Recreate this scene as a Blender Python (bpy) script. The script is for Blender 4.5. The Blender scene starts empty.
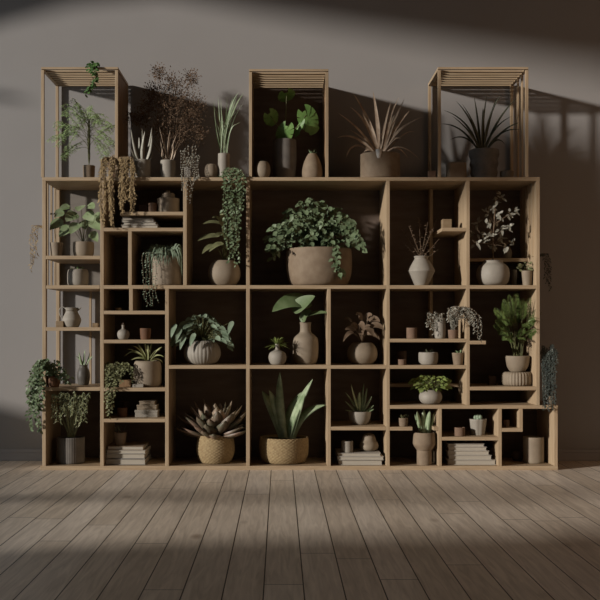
import bpy, bmesh, math, random
from mathutils import Vector, Matrix
random.seed(11)
R = random.random
def U(a, b): return a + (b - a) * random.random()
C = bpy.context.scene.collection
sc = bpy.context.scene
D0 = 5.0; EYE = 0.70; CX = 280.0; HY = 330.0; DEPTH = 0.34; WALL = 0.354
# real measures: 200 units of the drawing = 1 m on the front plane of the shelving
def W(px, py, Y=0.0):
    s = (D0 + Y) / D0 / 200.0
    return Vector(((px - CX) * s, Y, EYE + (HY - py) * s))
def zf(py): return EYE + (HY - py) / 200.0
def xf(px): return (px - CX) / 200.0
def top_of(py): return 0.02 if py >= 465 else zf(py) + 0.009

# ------------------------------------------------------------ materials
MATS = {}
def mat(name, col, rough=0.7, col2=None, scale=30, stretch=(1, 1, 1), bump=0.0, bscale=None, spec=0.3, detail=4):
    if name in MATS: return MATS[name]
    m = bpy.data.materials.new(name); m.use_nodes = True
    nt = m.node_tree; n = nt.nodes; l = nt.links
    b = n['Principled BSDF']; b.inputs['Roughness'].default_value = rough
    b.inputs['Specular IOR Level'].default_value = spec
    tc = n.new('ShaderNodeTexCoord'); mp = n.new('ShaderNodeMapping'); mp.inputs['Scale'].default_value = stretch
    l.new(tc.outputs['Object'], mp.inputs['Vector'])
    nz = n.new('ShaderNodeTexNoise'); nz.inputs['Scale'].default_value = scale; nz.inputs['Detail'].default_value = detail
    l.new(mp.outputs[0], nz.inputs['Vector'])
    rp = n.new('ShaderNodeValToRGB')
    c2 = col2 or tuple(c * 0.75 for c in col)
    rp.color_ramp.elements[0].position = 0.35; rp.color_ramp.elements[0].color = (*c2, 1)
    rp.color_ramp.elements[1].position = 0.65; rp.color_ramp.elements[1].color = (*col, 1)
    l.new(nz.outputs['Fac'], rp.inputs['Fac']); l.new(rp.outputs[0], b.inputs['Base Color'])
    if bump:
        bp = n.new('ShaderNodeBump'); bp.inputs['Strength'].default_value = bump; bp.inputs['Distance'].default_value = 0.003
        if bscale:
            nb = n.new('ShaderNodeTexNoise'); nb.inputs['Scale'].default_value = bscale; l.new(tc.outputs['Object'], nb.inputs['Vector'])
            l.new(nb.outputs['Fac'], bp.inputs['Height'])
        else: l.new(nz.outputs['Fac'], bp.inputs['Height'])
        l.new(bp.outputs[0], b.inputs['Normal'])
    MATS[name] = m
    return m
woodH = mat('pine_wood_across', (0.40, 0.305, 0.20), 0.55, (0.33, 0.24, 0.15), 9, (1, 14, 14), 0.15)
woodV = mat('pine_wood_upright', (0.40, 0.305, 0.20), 0.55, (0.33, 0.24, 0.15), 9, (14, 14, 1), 0.15)
backL = mat('grey_brown_panel', (0.20, 0.18, 0.155), 0.8, (0.17, 0.15, 0.13), 6, (1, 1, 5), 0.1)
woodB = mat('brown_wood', (0.255, 0.158, 0.083), 0.6, (0.180, 0.105, 0.053), 9, (14, 14, 1), 0.1)
backM = mat('dark_stained_panel', (0.152, 0.116, 0.093), 0.8, (0.116, 0.087, 0.070), 6, (1, 1, 5), 0.1)
soilM = mat('potting_soil', (0.05, 0.035, 0.022), 0.95, (0.02, 0.014, 0.01), 200, bump=0.8)
white = mat('white_ceramic', (0.289, 0.266, 0.226), 0.6, (0.249, 0.226, 0.192), 18, bump=0.1)
cream = mat('cream_stoneware', (0.249, 0.205, 0.151), 0.65, (0.201, 0.160, 0.116), 14, bump=0.15)
sand = mat('sand_clay', (0.218, 0.167, 0.116), 0.75, (0.177, 0.130, 0.088), 25, bump=0.3)
greyp = mat('grey_concrete', (0.158, 0.142, 0.126), 0.8, (0.116, 0.106, 0.095), 22, bump=0.3)
dgrey = mat('dark_grey_glaze', (0.099, 0.092, 0.079), 0.5, (0.059, 0.053, 0.046), 20, bump=0.1)
terra = mat('terracotta', (0.19, 0.125, 0.085), 0.8, (0.15, 0.095, 0.065), 30, bump=0.2)
rust = mat('rust_brown_clay', (0.138, 0.069, 0.037), 0.75, (0.106, 0.053, 0.029), 30, bump=0.2)
dbrown = mat('dark_brown_wood', (0.086, 0.053, 0.033), 0.7, (0.059, 0.036, 0.023), 20)
straw = mat('woven_straw', (0.301, 0.227, 0.122), 0.85, (0.221, 0.156, 0.081), 90, bump=0.4)
blockM = mat('light_wood_block', (0.238, 0.174, 0.106), 0.6, (0.190, 0.132, 0.074), 20, (1, 1, 8))
page = mat('book_pages', (0.428, 0.394, 0.331), 0.9, (0.345, 0.310, 0.255), 12, (1, 1, 60))
coverW = mat('off_white_book_cover', (0.414, 0.386, 0.345), 0.6, (0.380, 0.352, 0.310), 8)
coverG = mat('grey_book_cover', (0.216, 0.204, 0.192), 0.6, (0.192, 0.180, 0.168), 8)
coverT = mat('tan_book_cover', (0.252, 0.186, 0.126), 0.6, (0.222, 0.162, 0.108), 8)
def leafm(name, c, c2=None, rough=0.5, scale=25):
    c = tuple(min(.8, x * 1.1) for x in c); c2 = tuple(x * 1.1 for x in c2) if c2 else tuple(x * .6 for x in c)
    return mat(name, c, rough, c2, scale, spec=0.35)
gFern = leafm('pale_fern_green', (0.272, 0.384, 0.160))
gIvy = leafm('ivy_green', (0.10, 0.19, 0.055), (0.04, 0.09, 0.03), 0.4, 60)
gMon = leafm('bright_leaf_green', (0.128, 0.225, 0.064), (0.075, 0.158, 0.038), 0.45)
gSoft = leafm('soft_leaf_green', (0.120, 0.162, 0.078), (0.078, 0.120, 0.048), 0.5)
gDeep = leafm('deep_leaf_green', (0.165, 0.215, 0.125), (0.09, 0.13, 0.065))
gGrey = leafm('grey_green_leaf', (0.22, 0.28, 0.20), (0.13, 0.18, 0.12))
gPale = leafm('pale_green_leaf', (0.26, 0.31, 0.19), (0.14, 0.20, 0.09), 0.5, 18)
gSpid = leafm('pale_yellow_blade', (0.34, 0.34, 0.18), (0.20, 0.22, 0.09), 0.5, 18)
gYel = leafm('yellow_green_leaf', (0.238, 0.289, 0.085), (0.128, 0.178, 0.051))
gOliv = leafm('olive_leaf', (0.19, 0.20, 0.10), (0.12, 0.12, 0.06))
gPalm = leafm('palm_green', (0.10, 0.14, 0.04), (0.05, 0.08, 0.02))
gSilv = leafm('silver_leaf', (0.306, 0.297, 0.246), (0.204, 0.196, 0.162))
gDry = leafm('dried_brown', (0.135, 0.085, 0.05), (0.07, 0.042, 0.025), 0.9, 40)
gTan = leafm('dried_tan', (0.36, 0.265, 0.14), (0.24, 0.17, 0.085), 0.9, 40)
gBeige = leafm('beige_blade', (0.465, 0.372, 0.279), (0.248, 0.178, 0.124), 0.6, 20)
gBron = leafm('bronze_leaf', (0.162, 0.114, 0.078), (0.084, 0.057, 0.036), 0.5, 20)
gDark = leafm('dark_green_blade', (0.075, 0.08, 0.05), (0.04, 0.045, 0.028))
gRose = leafm('rose_green_agave', (0.30, 0.205, 0.15), (0.142, 0.142, 0.095), 0.45, 14)
gRoseD = leafm('dark_rose_green_agave', (0.17, 0.11, 0.08), (0.075, 0.075, 0.048), 0.45, 14)
coneM = mat('bright_white_ceramic', (0.6, 0.58, 0.55), 0.5, (0.56, 0.54, 0.5), 10)
gSnake = leafm('snake_leaf_green', (0.30, 0.36, 0.23), (0.15, 0.21, 0.11), 0.45, 22)
gBlue = leafm('blue_grey_trailer', (0.078, 0.090, 0.078), (0.048, 0.060, 0.054))
stemM = mat('plant_stem', (0.16, 0.17, 0.07), 0.7, (0.10, 0.10, 0.05), 40)
twigM = mat('brown_twig', (0.20, 0.14, 0.09), 0.8, (0.13, 0.09, 0.06), 40)

# ------------------------------------------------------------ mesh builder
def catmull(pts, k=3):
    out = []
    n = len(pts)
    for i in range(n - 1):
        p0 = pts[max(i - 1, 0)]; p1 = pts[i]; p2 = pts[i + 1]; p3 = pts[min(i + 2, n - 1)]
        for j in range(k):
            t = j / k
            out.append(tuple(0.5 * ((2 * p1[a]) + (-p0[a] + p2[a]) * t + (2 * p0[a] - 5 * p1[a] + 4 * p2[a] - p3[a]) * t * t
                       + (-p0[a] + 3 * p1[a] - 3 * p2[a] + p3[a]) * t ** 3) for a in range(len(p1))))
    out.append(tuple(pts[-1]))
    return out
SH = {
 'lance': lambda t: math.sin(math.pi * min(1, t ** 0.8 * 0.98 + 0.02)) ** 0.8,
 'ovate': lambda t: math.sin(math.pi * (t ** 0.65)) ** 0.7,
 'blade': lambda t: min(1, 0.55 + 1.6 * t) * (1 - t ** 2.2) ** 0.8,
 'thick': lambda t: (0.85 + 0.5 * t) * (1 - t ** 3) ** 0.9 if t < 0.999 else 0,
 'agave': lambda t: (0.55 + 1.3 * t) * (1 - t ** 2.5) if t < 0.999 else 0,
}
class MB:
    def __init__(s): s.v = []; s.f = []; s.flat = set()
    def add(s, vs, fs, flat=False):
        o = len(s.v); s.v += [Vector(v) for v in vs]
        for f in fs:
            if flat: s.flat.add(len(s.f))
            s.f.append(tuple(i + o for i in f))
    def box(s, x0, x1, y0, y1, z0, z1):
        vs = [(x, y, z) for z in (z0, z1) for y in (y0, y1) for x in (x0, x1)]
        s.add(vs, [(0, 2, 3, 1), (4, 5, 7, 6), (0, 1, 5, 4), (2, 6, 7, 3), (0, 4, 6, 2), (1, 3, 7, 5)], True)
    def tube(s, pts, r0, r1=None, n=5):
        r1 = r0 if r1 is None else r1
        pts = [Vector(p) for p in pts]; vs = []; N = len(pts)
        for i, p in enumerate(pts):
            d = (pts[min(i + 1, N - 1)] - pts[max(i - 1, 0)])
            d = d.normalized() if d.length > 1e-9 else Vector((0, 0, 1))
            a = d.cross(Vector((0.3, 0.9, 0.17))).normalized(); b = d.cross(a)
            r = r0 + (r1 - r0) * i / max(1, N - 1)
            for k in range(n):
                q = 2 * math.pi * k / n
                vs.append(p + (a * math.cos(q) + b * math.sin(q)) * r)
        fs = [(i * n + k, i * n + (k + 1) % n, (i + 1) * n + (k + 1) % n, (i + 1) * n + k) for i in range(N - 1) for k in range(n)]
        fs += [tuple(range(n))[::-1], tuple((N - 1) * n + k for k in range(n))]
        s.add(vs, fs)
    def curve_leaf(s, pts, w, shape='lance', fold=0.15, up=None, thick=0.0):
        pts = [Vector(p) for p in pts]; N = len(pts); vs = []; f = SH[shape]
        up = up or Vector((U(-.3, .3), -0.75, 0.6))
        for i, p in enumerate(pts):
            d = (pts[min(i + 1, N - 1)] - pts[max(i - 1, 0)]).normalized()
            a = d.cross(up)
            a = a.normalized() if a.length > 1e-6 else Vector((1, 0, 0))
            nn = a.cross(d).normalized()
            hw = w * 0.5 * max(0.0, f(i / (N - 1))) + 0.0002
            m = p - nn * hw * 2 * fold
            vs += [p - a * hw, m, p + a * hw]
            if thick: vs.append(m - nn * thick * (hw / (w * 0.5)))
        fs = []
        if not thick:
            for i in range(N - 1):
                b = i * 3
                fs += [(b, b + 1, b + 4, b + 3), (b + 1, b + 2, b + 5, b + 4)]
        else:
            for i in range(N - 1):
                b = i * 4; c = b + 4
                fs += [(b, b + 1, c + 1, c), (b + 1, b + 2, c + 2, c + 1), (b + 2, b + 3, c + 3, c + 2), (b + 3, b, c, c + 3)]
        s.add(vs, fs)
    def leaf(s, p, d, L, w, shape='ovate', droop=0.2, fold=0.12, up=None, n=6):
        p = Vector(p); d = Vector(d).normalized()
        pts = [p + d * L * t + Vector((0, 0, -droop * L * t * t)) for t in [i / (n - 1) for i in range(n)]]
        s.curve_leaf(pts, w, shape, fold, up)
    def bez(s, p0, pc, p1, w, shape='blade', n=12, fold=0.15, up=None, thick=0.0):
        p0, pc, p1 = Vector(p0), Vector(pc), Vector(p1)
        pts = [p0 * (1 - t) ** 2 + pc * 2 * t * (1 - t) + p1 * t * t for t in [i / (n - 1) for i in range(n)]]
        s.curve_leaf(pts, w, shape, fold, up, thick); return pts
    def lathe(s, cx, cy, z0, prof, n=40, mod=None, cap=True):
        vs = []; N = len(prof)
        for j, (r, z) in enumerate(prof):
            for k in range(n):
                q = 2 * math.pi * k / n
                m = mod(q, z, j) if mod else 1.0
                vs.append((cx + r * m * math.cos(q), cy + r * m * math.sin(q), z0 + z))
        fs = [(i * n + k, i * n + (k + 1) % n, (i + 1) * n + (k + 1) % n, (i + 1) * n + k) for i in range(N - 1) for k in range(n)]
        if cap: fs.append(tuple(range(n))[::-1]); fs.append(tuple((N - 1) * n + k for k in range(n)))
        s.add(vs, fs)
    def blob(s, c, rx, ry=None, rz=None, n=10):
        ry = ry or rx; rz = rz or rx
        pr = [(max(1e-4, math.sin(math.pi * i / 8)), -math.cos(math.pi * i / 8)) for i in range(9)]
        vs = [(c[0] + rx * r * math.cos(2 * math.pi * k / n), c[1] + ry * r * math.sin(2 * math.pi * k / n), c[2] + rz * z) for r, z in pr for k in range(n)]
        s.add(vs, [(i * n + k, i * n + (k + 1) % n, (i + 1) * n + (k + 1) % n, (i + 1) * n + k) for i in range(8) for k in range(n)])
    def build(s, name, m, parent=None, ymax=None, xlim=None, zmax=None, zmin=None, bevel=0.0, ymin=None):
        off = parent.location.copy() if parent else Vector()
        q = parent
        vs = []
        for v in s.v:
            v = v.copy()
            if ymax is not None: v.y = min(v.y, ymax - R() * 0.004)
            if ymin is not None: v.y = max(v.y, ymin)
            if xlim: v.x = max(xlim[0], min(xlim[1], v.x))
            if zmax is not None: v.z = min(v.z, zmax)
            if zmin is not None: v.z = max(v.z, zmin)
            vs.append(v)
        if parent is None:
            c = Vector((sum(v.x for v in vs) / len(vs), sum(v.y for v in vs) / len(vs), min(v.z for v in vs)))
            off = c
        elif parent.get('_off'):
            off = Vector(parent['_off'])
        me = bpy.data.meshes.new(name)
        me.from_pydata([v - off for v in vs], [], s.f)
        me.polygons.foreach_set('use_smooth', [i not in s.flat for i in range(len(s.f))])
        me.materials.append(m)
        o = bpy.data.objects.new(name, me); C.objects.link(o)
        if parent: o.parent = parent
        else: o.location = off
        if bevel:
            b = o.modifiers.new('bevel', 'BEVEL'); b.width = bevel; b.segments = 2; b.limit_method = 'ANGLE'
        OFFS[o.name] = off
        return o
    def child(s, name, m, part, **k):   # sub-part under a part mesh
        p = part
        tmp = s.build(name, m, None, **k)
        o = tmp; w = o.location.copy(); base = OFFS[p.name]
        for v in o.data.vertices: v.co += w - base
        o.location = (0, 0, 0); o.parent = p; OFFS[o.name] = base
        return o
OFFS = {}
def tag(o, label=None, cat=None, group=None, kind=None):
    if label: o['label'] = label
    if cat: o['category'] = cat
    if group: o['group'] = group
    if kind: o['kind'] = kind
    return o
def empty(name, loc, label, cat, group=None):
    o = bpy.data.objects.new(name, None); C.objects.link(o); o.location = loc; o.empty_display_size = 0.02
    return tag(o, label, cat, group)

# ------------------------------------------------------------ pots
PR = {
 'cyl': [(.93, 0), (.98, .03), (1, .12), (1, .6), (1, 1)],
 'taper': [(.70, 0), (.76, .04), (.88, .5), (1, 1)],
 'cup': [(.80, 0), (.86, .04), (.95, .4), (1, 1)],
 'round': [(.50, 0), (.74, .07), (.94, .27), (1, .5), (.93, .75), (.76, .93), (.64, 1)],
 'drum': [(.80, 0), (.93, .06), (1, .25), (1, .5), (.99, .78), (.92, .95), (.84, 1)],
 'bowl': [(.50, 0), (.66, .07), (.88, .35), (1, .8), (.99, 1)],
 'basket': [(.66, 0), (.80, .05), (.96, .3), (1, .55), (.94, .85), (.88, 1)],
 'wide': [(.72, 0), (.86, .06), (.97, .3), (1, .6), (.99, .9), (.97, 1)],
 'angular': [(.45, 0), (.55, .05), (.95, .42), (1, .55), (.6, .86), (.52, .92), (.58, 1)],
 'bottle': [(.70, 0), (.84, .05), (.97, .2), (1, .4), (.92, .62), (.52, .74), (.42, .80), (.42, .95), (.46, 1)],
 'flask': [(.55, 0), (.80, .08), (1, .33), (.85, .58), (.32, .72), (.24, .85), (.27, 1)],
 'pear': [(.75, 0), (.93, .08), (1, .3), (.88, .6), (.62, .85), (.45, .96), (.40, 1)],
 'head': [(.62, 0), (.66, .02), (.66, .42), (.70, .47), (.98, .62), (1, .74), (.96, .9), (.90, 1)],
 'squash': [(.55, 0), (.85, .1), (1, .42), (.9, .75), (.6, .93), (.62, 1)],
 'dwav': [(.80, 0), (.86, .04), (.84, .15), (.90, .28), (.86, .42), (.95, .56), (.90, .7), (1, .84), (.97, 1)],
 'slim': [(.62, 0), (.8, .06), (1, .4), (.9, .7), (.62, .9), (.66, 1)],
}
def mod_rib(n, a): return lambda q, z, j: 1 + a * (abs(math.sin(q * n / 2)) - 0.5)
def mod_weave(n, a, fz): return lambda q, z, j: 1 + a * math.sin(q * n) * math.sin(z * fz)
def vessel(root, x0, x1, ytop, bz, Y, kind, m, mod=None, soil=True, name='pot', hollow=0.12, n=40, smooth=4):
    s = (D0 + Y) / D0 / 200
    r = (x1 - x0) / 2 * s; c = W((x0 + x1) / 2, 330, Y); h = W(0, ytop, Y).z - bz
    pr = [(a * r, b * h) for a, b in catmull(PR[kind], smooth)]
    rt = pr[-1][0]; tw = min(0.005, rt * 0.14)
    hd = h * hollow
    full = pr + [(rt - tw * 0.3, h + tw * 0.35), (rt - tw, h), (rt - tw * 1.1, h - hd)]
    b = MB(); b.lathe(c.x, Y, bz, full, n, mod)
    o = b.build(name, m, root)
    if soil:
        b = MB(); zz = h - hd * 0.7
        rr = rt - tw * 1.1
        b.lathe(c.x, Y, bz, [(rr, zz - 0.004), (rr * 0.98, zz), (rr * 0.5, zz + 0.003), (rr * 0.05, zz + 0.004)], 20)
        b.build('soil', soilM, root)
    return o, Vector((c.x, Y, bz + h - hd * 0.6)), rt - tw
def potted(name, label, x0, x1, ytop, board, Y, kind, m, cat='plant', bz=None, group=None, **k):
    bz = top_of(board) if bz is None else bz
    root = empty(name, (W((x0 + x1) / 2, 0, Y).x, Y, bz), label, cat, group)
    o, c, r = vessel(root, x0, x1, ytop, bz, Y, kind, m, **k)
    return root, c, r
def single(name, label, cat, x0, x1, ytop, board, Y, kind, m, bz=None, group=None, **k):   # an empty vessel, one mesh
    bz = top_of(board) if bz is None else bz
    k.setdefault('hollow', 0.8)
    o, c, r = vessel(None, x0, x1, ytop, bz, Y, kind, m, soil=False, name=name, **k)
    return tag(o, label, cat, group)
def block(name, label, cat, x0, x1, ytop, board, Y, dep, m, bz=None, bevel=0.003, group=None):
    bz = top_of(board) if bz is None else bz
    a = W(x0, ytop, Y); c = W(x1, ytop, Y)
    b = MB(); b.box(a.x, c.x, Y, Y + dep, bz, a.z)
    return tag(b.build(name, m, bevel=bevel), label, cat, group)

# ------------------------------------------------------------ foliage
def bush(b, c, box, n, L, w, shape='ovate', ydep=0.1, droop=0.5, stems=None, inner=0.45, down=0.2, fold=0.12):
    x0, y0, x1, y1 = box; Y = c.y
    ctr = W((x0 + x1) / 2, (y0 + y1) / 2, Y); sx = (x1 - x0) / 400 * (D0 + Y) / D0; sz = (y1 - y0) / 400 * (D0 + Y) / D0
    for i in range(n):
        while True:
            v = Vector((U(-1, 1), U(-1, 1), U(-1, 1)))
            if inner < v.length < 1: break
        p = Vector((ctr.x + v.x * (sx - L * .35), ctr.y + v.y * ydep, ctr.z + v.z * (sz - L * .3)))
        o = (p - c); o.normalize()
        d = o * 0.7 + Vector((v.x * .6, v.y * 0.6 - .25, -down)) + Vector((U(-.4, .4), U(-.4, .4), U(-.3, .3)))
        k = U(.7, 1.15)
        b.leaf(p - d.normalized() * L * k * 0.4, d, L * k, w * k, shape, droop, fold)
        if stems is not None and i % 3 == 0:
            mid = (c + p) / 2 + Vector((0, 0, 0.1 * (p - c).length + .004))
            stems.tube([c + Vector((U(-.01, .01), U(-.01, .01), -0.003)), mid, p], 0.0013, 0.0008, 4)
def strand(b, st, pts, sp, L, w, shape='ovate', jit=0.004, dn=0.7, t0=0.0):
    pts = catmull([tuple(p) for p in pts], 5); pts = [Vector(p) for p in pts]
    if st is not None: st.tube(pts, 0.0011, 0.0007, 4)
    acc = 0
    for i in range(len(pts) - 1):
        if i < t0 * (len(pts) - 1): continue
        seg = pts[i + 1] - pts[i]; Ls = seg.length; t = 0
        while acc + (Ls - t) >= sp:
            t += sp - acc; acc = 0
            p = pts[i] + seg * (t / Ls)
            a = U(0, 2 * math.pi)
            d = Vector((math.cos(a), math.sin(a) * .7 - .35, -dn * U(.3, 1.2)))
            k = U(.7, 1.2)
            b.leaf(p + Vector((U(-jit, jit), U(-jit, jit), U(-jit, jit))), d, L * k, w * k, shape, 0.25, 0.1, n=5)
        acc += Ls - t
def frond(b, st, p0, pc, p1, n, L, w, fall=0.3, start=0.2):
    p0, pc, p1 = Vector(p0), Vector(pc), Vector(p1)
    f = lambda t: p0 * (1 - t) ** 2 + pc * 2 * t * (1 - t) + p1 * t * t
    if st is not None: st.tube([f(i / 8) for i in range(9)], 0.0014, 0.0006, 4)
    for i in range(n):
        t = start + (1 - start) * i / (n - 1); p = f(t); d = (f(min(1, t + .03)) - f(t - .03)).normalized()
        a = d.cross(Vector((U(-.1, .1), -1, .35))).normalized()
        k = math.sin(math.pi * (0.15 + 0.8 * (t - start) / (1 - start))) ** 0.6
        for sg in (-1, 1):
            b.leaf(p, d * 0.6 + a * sg, L * k * U(.85, 1.1), w, 'lance', fall, 0.1, n=4)
def rosette(b, c, n, L, w, elev, shape='blade', droop=0.3, fold=0.2, r0=0.01, thick=0.0, sq=1.0, n2=10):
    for i in range(n):
        a = 2 * math.pi * i / n * 2.4 + U(-.3, .3); e = math.radians(U(*elev)); l = U(*L)
        h = Vector((math.cos(a), math.sin(a) * sq, 0))
        p = c + h * r0 * U(.4, 1)
        d = h * math.cos(e) + Vector((0, 0, math.sin(e)))
        pts = [p + d * l * t + Vector((0, 0, -droop * l * t * t)) for t in [j / (n2 - 1) for j in range(n2)]]
        b.curve_leaf(pts, w * U(.8, 1.15), shape, fold, Vector((-d.x * .6, -d.y * .6 - .05, 1.0)), thick)
def blades(b, Y, items, w, shape='blade', fold=0.2, thick=0.0, yj=0.05, base_y=None):
    # items: (base x, base y, bend x, bend y, tip x, tip y[, width])
    for it in items:
        x0, y0, xc, yc, x1, y1 = it[:6]; ww = it[6] if len(it) > 6 else w
        dy = U(-yj, yj * .6)
        b.bez(W(x0, y0, Y), W(xc, yc, Y + dy * .5), W(x1, y1, Y + dy), ww, shape, 12, fold, None, thick)
def monstera(b, c, right, upv, size, cuts=6, seed=0):
    right = Vector(right).normalized(); upv = Vector(upv).normalized(); nn = right.cross(upv).normalized()
    N = 140; vs = [Vector(c)]
    for i in range(N):
        q = 2 * math.pi * i / N
        rr = size * (0.80 - 0.22 * math.sin(q)) * (1 - 0.35 * math.exp(-((q - math.pi / 2) / 0.22) ** 2))
        rr = size * (0.82 + 0.16 * math.cos(q + math.pi / 2) ** 2 + (0.18 if math.sin(q) < -.9 else 0))
        if math.sin(q) > 0.96: rr *= 0.6
        k = (q / (2 * math.pi) * cuts * 2) % 1
        if k < 0.07 and abs(math.sin(q)) < 0.8: rr *= 0.58
        x = math.cos(q) * rr * 0.85; z = math.sin(q) * rr
        vs.append(Vector(c) + right * x + upv * z - nn * (0.25 * x * x / size + 0.18 * z * z / size))
    b.add(vs, [(0, 1 + i, 1 + (i + 1) % N) for i in range(N)])
# ============================================================ the room
def struct(name, b, m, **k):
    o = b.build(name, m, **k); o['kind'] = 'structure'; return o
wallM = mat('painted_plaster', (0.265, 0.254, 0.247), 0.9, (0.257, 0.246, 0.239), 3, bump=0.06, bscale=120)
baseM = mat('painted_baseboard', (0.31, 0.30, 0.30), 0.6, (0.29, 0.28, 0.28), 5)
def floor_material():
    m = bpy.data.materials.new('oak_plank_floor'); m.use_nodes = True
    nt = m.node_tree; n = nt.nodes; l = nt.links; b = n['Principled BSDF']
    tc = n.new('ShaderNodeTexCoord')
    sep = n.new('ShaderNodeSeparateXYZ'); l.new(tc.outputs['Object'], sep.inputs[0])
    cmb = n.new('ShaderNodeCombineXYZ'); l.new(sep.outputs['Y'], cmb.inputs['X']); l.new(sep.outputs['X'], cmb.inputs['Y'])
    mp = n.new('ShaderNodeMapping'); mp.inputs['Location'].default_value = (0.35, 0.044, 0)
    def mth(op, a, bb=None):
        q = n.new('ShaderNodeMath'); q.operation = op
        for i, v_ in enumerate((a, bb)):
            if v_ is None: continue
            if isinstance(v_, (int, float)): q.inputs[i].default_value = v_
            else: l.new(v_, q.inputs[i])
        return q.outputs[0]
    row = mth('FLOOR', mth('DIVIDE', mth('ADD', sep.outputs['X'], 0.044), 0.108))
    sh = mth('MULTIPLY', mth('FRACT', mth('MULTIPLY', mth('SINE', mth('MULTIPLY', row, 12.9898)), 437.58)), 1.9)
    l.new(mth('ADD', sep.outputs['Y'], sh), cmb.inputs['X'])
    l.new(cmb.outputs[0], mp.inputs['Vector'])
    br = n.new('ShaderNodeTexBrick'); l.new(mp.outputs[0], br.inputs['Vector'])
    br.offset = 0.0; br.offset_frequency = 2; br.squash = 1
    br.inputs['Scale'].default_value = 1; br.inputs['Brick Width'].default_value = 1.9; br.inputs['Row Height'].default_value = 0.108
    br.inputs['Mortar Size'].default_value = 0.002; br.inputs['Mortar Smooth'].default_value = 0.2; br.inputs['Bias'].default_value = 0
    br.inputs['Color1'].default_value = (0.78, 0.70, 0.61, 1); br.inputs['Color2'].default_value = (0.66, 0.57, 0.47, 1)
    br.inputs['Mortar'].default_value = (0.03, 0.02, 0.014, 1)
    gm = n.new('ShaderNodeMapping'); gm.inputs['Scale'].default_value = (22, 1.6, 1); l.new(tc.outputs['Object'], gm.inputs['Vector'])
    nz = n.new('ShaderNodeTexNoise'); nz.inputs['Scale'].default_value = 2.2; nz.inputs['Detail'].default_value = 6; nz.inputs['Distortion'].default_value = 1.2
    l.new(gm.outputs[0], nz.inputs['Vector'])
    rp = n.new('ShaderNodeValToRGB'); rp.color_ramp.elements[0].position = .3; rp.color_ramp.elements[0].color = (.78, .75, .72, 1)
    rp.color_ramp.elements[1].position = .68; rp.color_ramp.elements[1].color = (1.1, 1.08, 1.05, 1); l.new(nz.outputs['Fac'], rp.inputs['Fac'])
    mx = n.new('ShaderNodeMix'); mx.data_type = 'RGBA'; mx.blend_type = 'MULTIPLY'; mx.inputs[0].default_value = 1
    l.new(br.outputs['Color'], mx.inputs[6]); l.new(rp.outputs[0], mx.inputs[7])
    # knots
    kn = n.new('ShaderNodeTexVoronoi'); km = n.new('ShaderNodeMapping'); km.inputs['Scale'].default_value = (3.3, 1.5, 1)
    l.new(tc.outputs['Object'], km.inputs['Vector']); l.new(km.outputs[0], kn.inputs['Vector']); kn.inputs['Scale'].default_value = 1
    kr = n.new('ShaderNodeValToRGB'); kr.color_ramp.elements[0].position = .02; kr.color_ramp.elements[0].color = (.45, .38, .32, 1)
    kr.color_ramp.elements[1].position = .09; kr.color_ramp.elements[1].color = (1, 1, 1, 1); l.new(kn.outputs['Distance'], kr.inputs['Fac'])
    m2 = n.new('ShaderNodeMix'); m2.data_type = 'RGBA'; m2.blend_type = 'MULTIPLY'; m2.inputs[0].default_value = 1
    l.new(mx.outputs[2], m2.inputs[6]); l.new(kr.outputs[0], m2.inputs[7])
    l.new(m2.outputs[2], b.inputs['Base Color'])
    b.inputs['Roughness'].default_value = 0.42; b.inputs['Specular IOR Level'].default_value = 0.3
    bp = n.new('ShaderNodeBump'); bp.inputs['Strength'].default_value = .35; bp.inputs['Distance'].default_value = .002
    l.new(br.outputs['Fac'], bp.inputs['Height']); bp.invert = True; l.new(bp.outputs[0], b.inputs['Normal'])
    return m
b = MB(); b.box(-3.3, 4.3, -9.0, WALL + 0.1, -0.1, 0)
fl = b.build('floor', floor_material()); fl['kind'] = 'structure'
# keep object space = world space for the plank pattern
for v in fl.data.vertices: v.co += fl.location
fl.location = (0, 0, 0)
b = MB(); b.box(-3.3, 4.3, WALL, WALL + 0.1, 0, 3.7); struct('wall_back', b, wallM)
b = MB(); b.box(4.2, 4.3, -9.0, WALL, 0, 3.7); struct('wall_right', b, wallM)
b = MB(); b.box(-3.3, 4.3, -9.0, WALL + 0.1, 3.7, 3.8); struct('ceiling', b, wallM)
b = MB()
b.box(-3.2, 4.2, WALL - 0.012, WALL, 0, 0.045); b.box(-3.2, 4.2, WALL - 0.008, WALL, 0.045, 0.062)
struct('baseboard_back', b, baseM, bevel=0.002)
# unseen left wall; its raked opening is shaped to place the sun patches
KX, KZ = 1.75, 0.42          # the sun moves KX to the right and KZ down for every metre of depth
def G(X, Y, z):             # where the ray reaching that spot of the room crosses the left wall
    return (Y - (X + 3.2) / KX, z + KZ / KX * (X + 3.2))
hole = [(0.30, 0.72), (-0.80, 0.70), (-1.0, 0.45), G(-0.90, -1.80, 0), G(0.07, -1.62, 0), G(1.13, -1.50, 0), G(1.9, -1.3, 0), G(1.75, -.3, 1.2), G(2.05, .37, 2.05), G(1.72, .37, 2.10), G(-.54, .37, 2.49), G(-1.07, .37, 2.43), G(-1.5, .37, 2.32), G(-1.7, .37, 2.2), (0.30, 2.35)]
b = MB()
def left_panel(poly):
    n = len(poly); vs = [(-3.2, y, z) for y, z in poly] + [(-3.3, y, z) for y, z in poly]
    b.add(vs, [tuple(range(n)), tuple(range(n, 2 * n))[::-1]] + [(i, (i + 1) % n + 0, (i + 1) % n + n, i + n) for i in range(n)], True)
left_panel([(0.37, 0), (0.37, 3.7), (0.30, 3.7), (0.30, 0)])
H = hole
for i in range(0, 6):
    left_panel([(H[i][0], 0), H[i], H[i + 1], (H[i + 1][0], 0)])
h5, h6, h7 = H[6], H[7], H[8]
left_panel([(h5[0], 0), h5, (-9.0, h5[1]), (-9.0, 0)])
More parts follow.
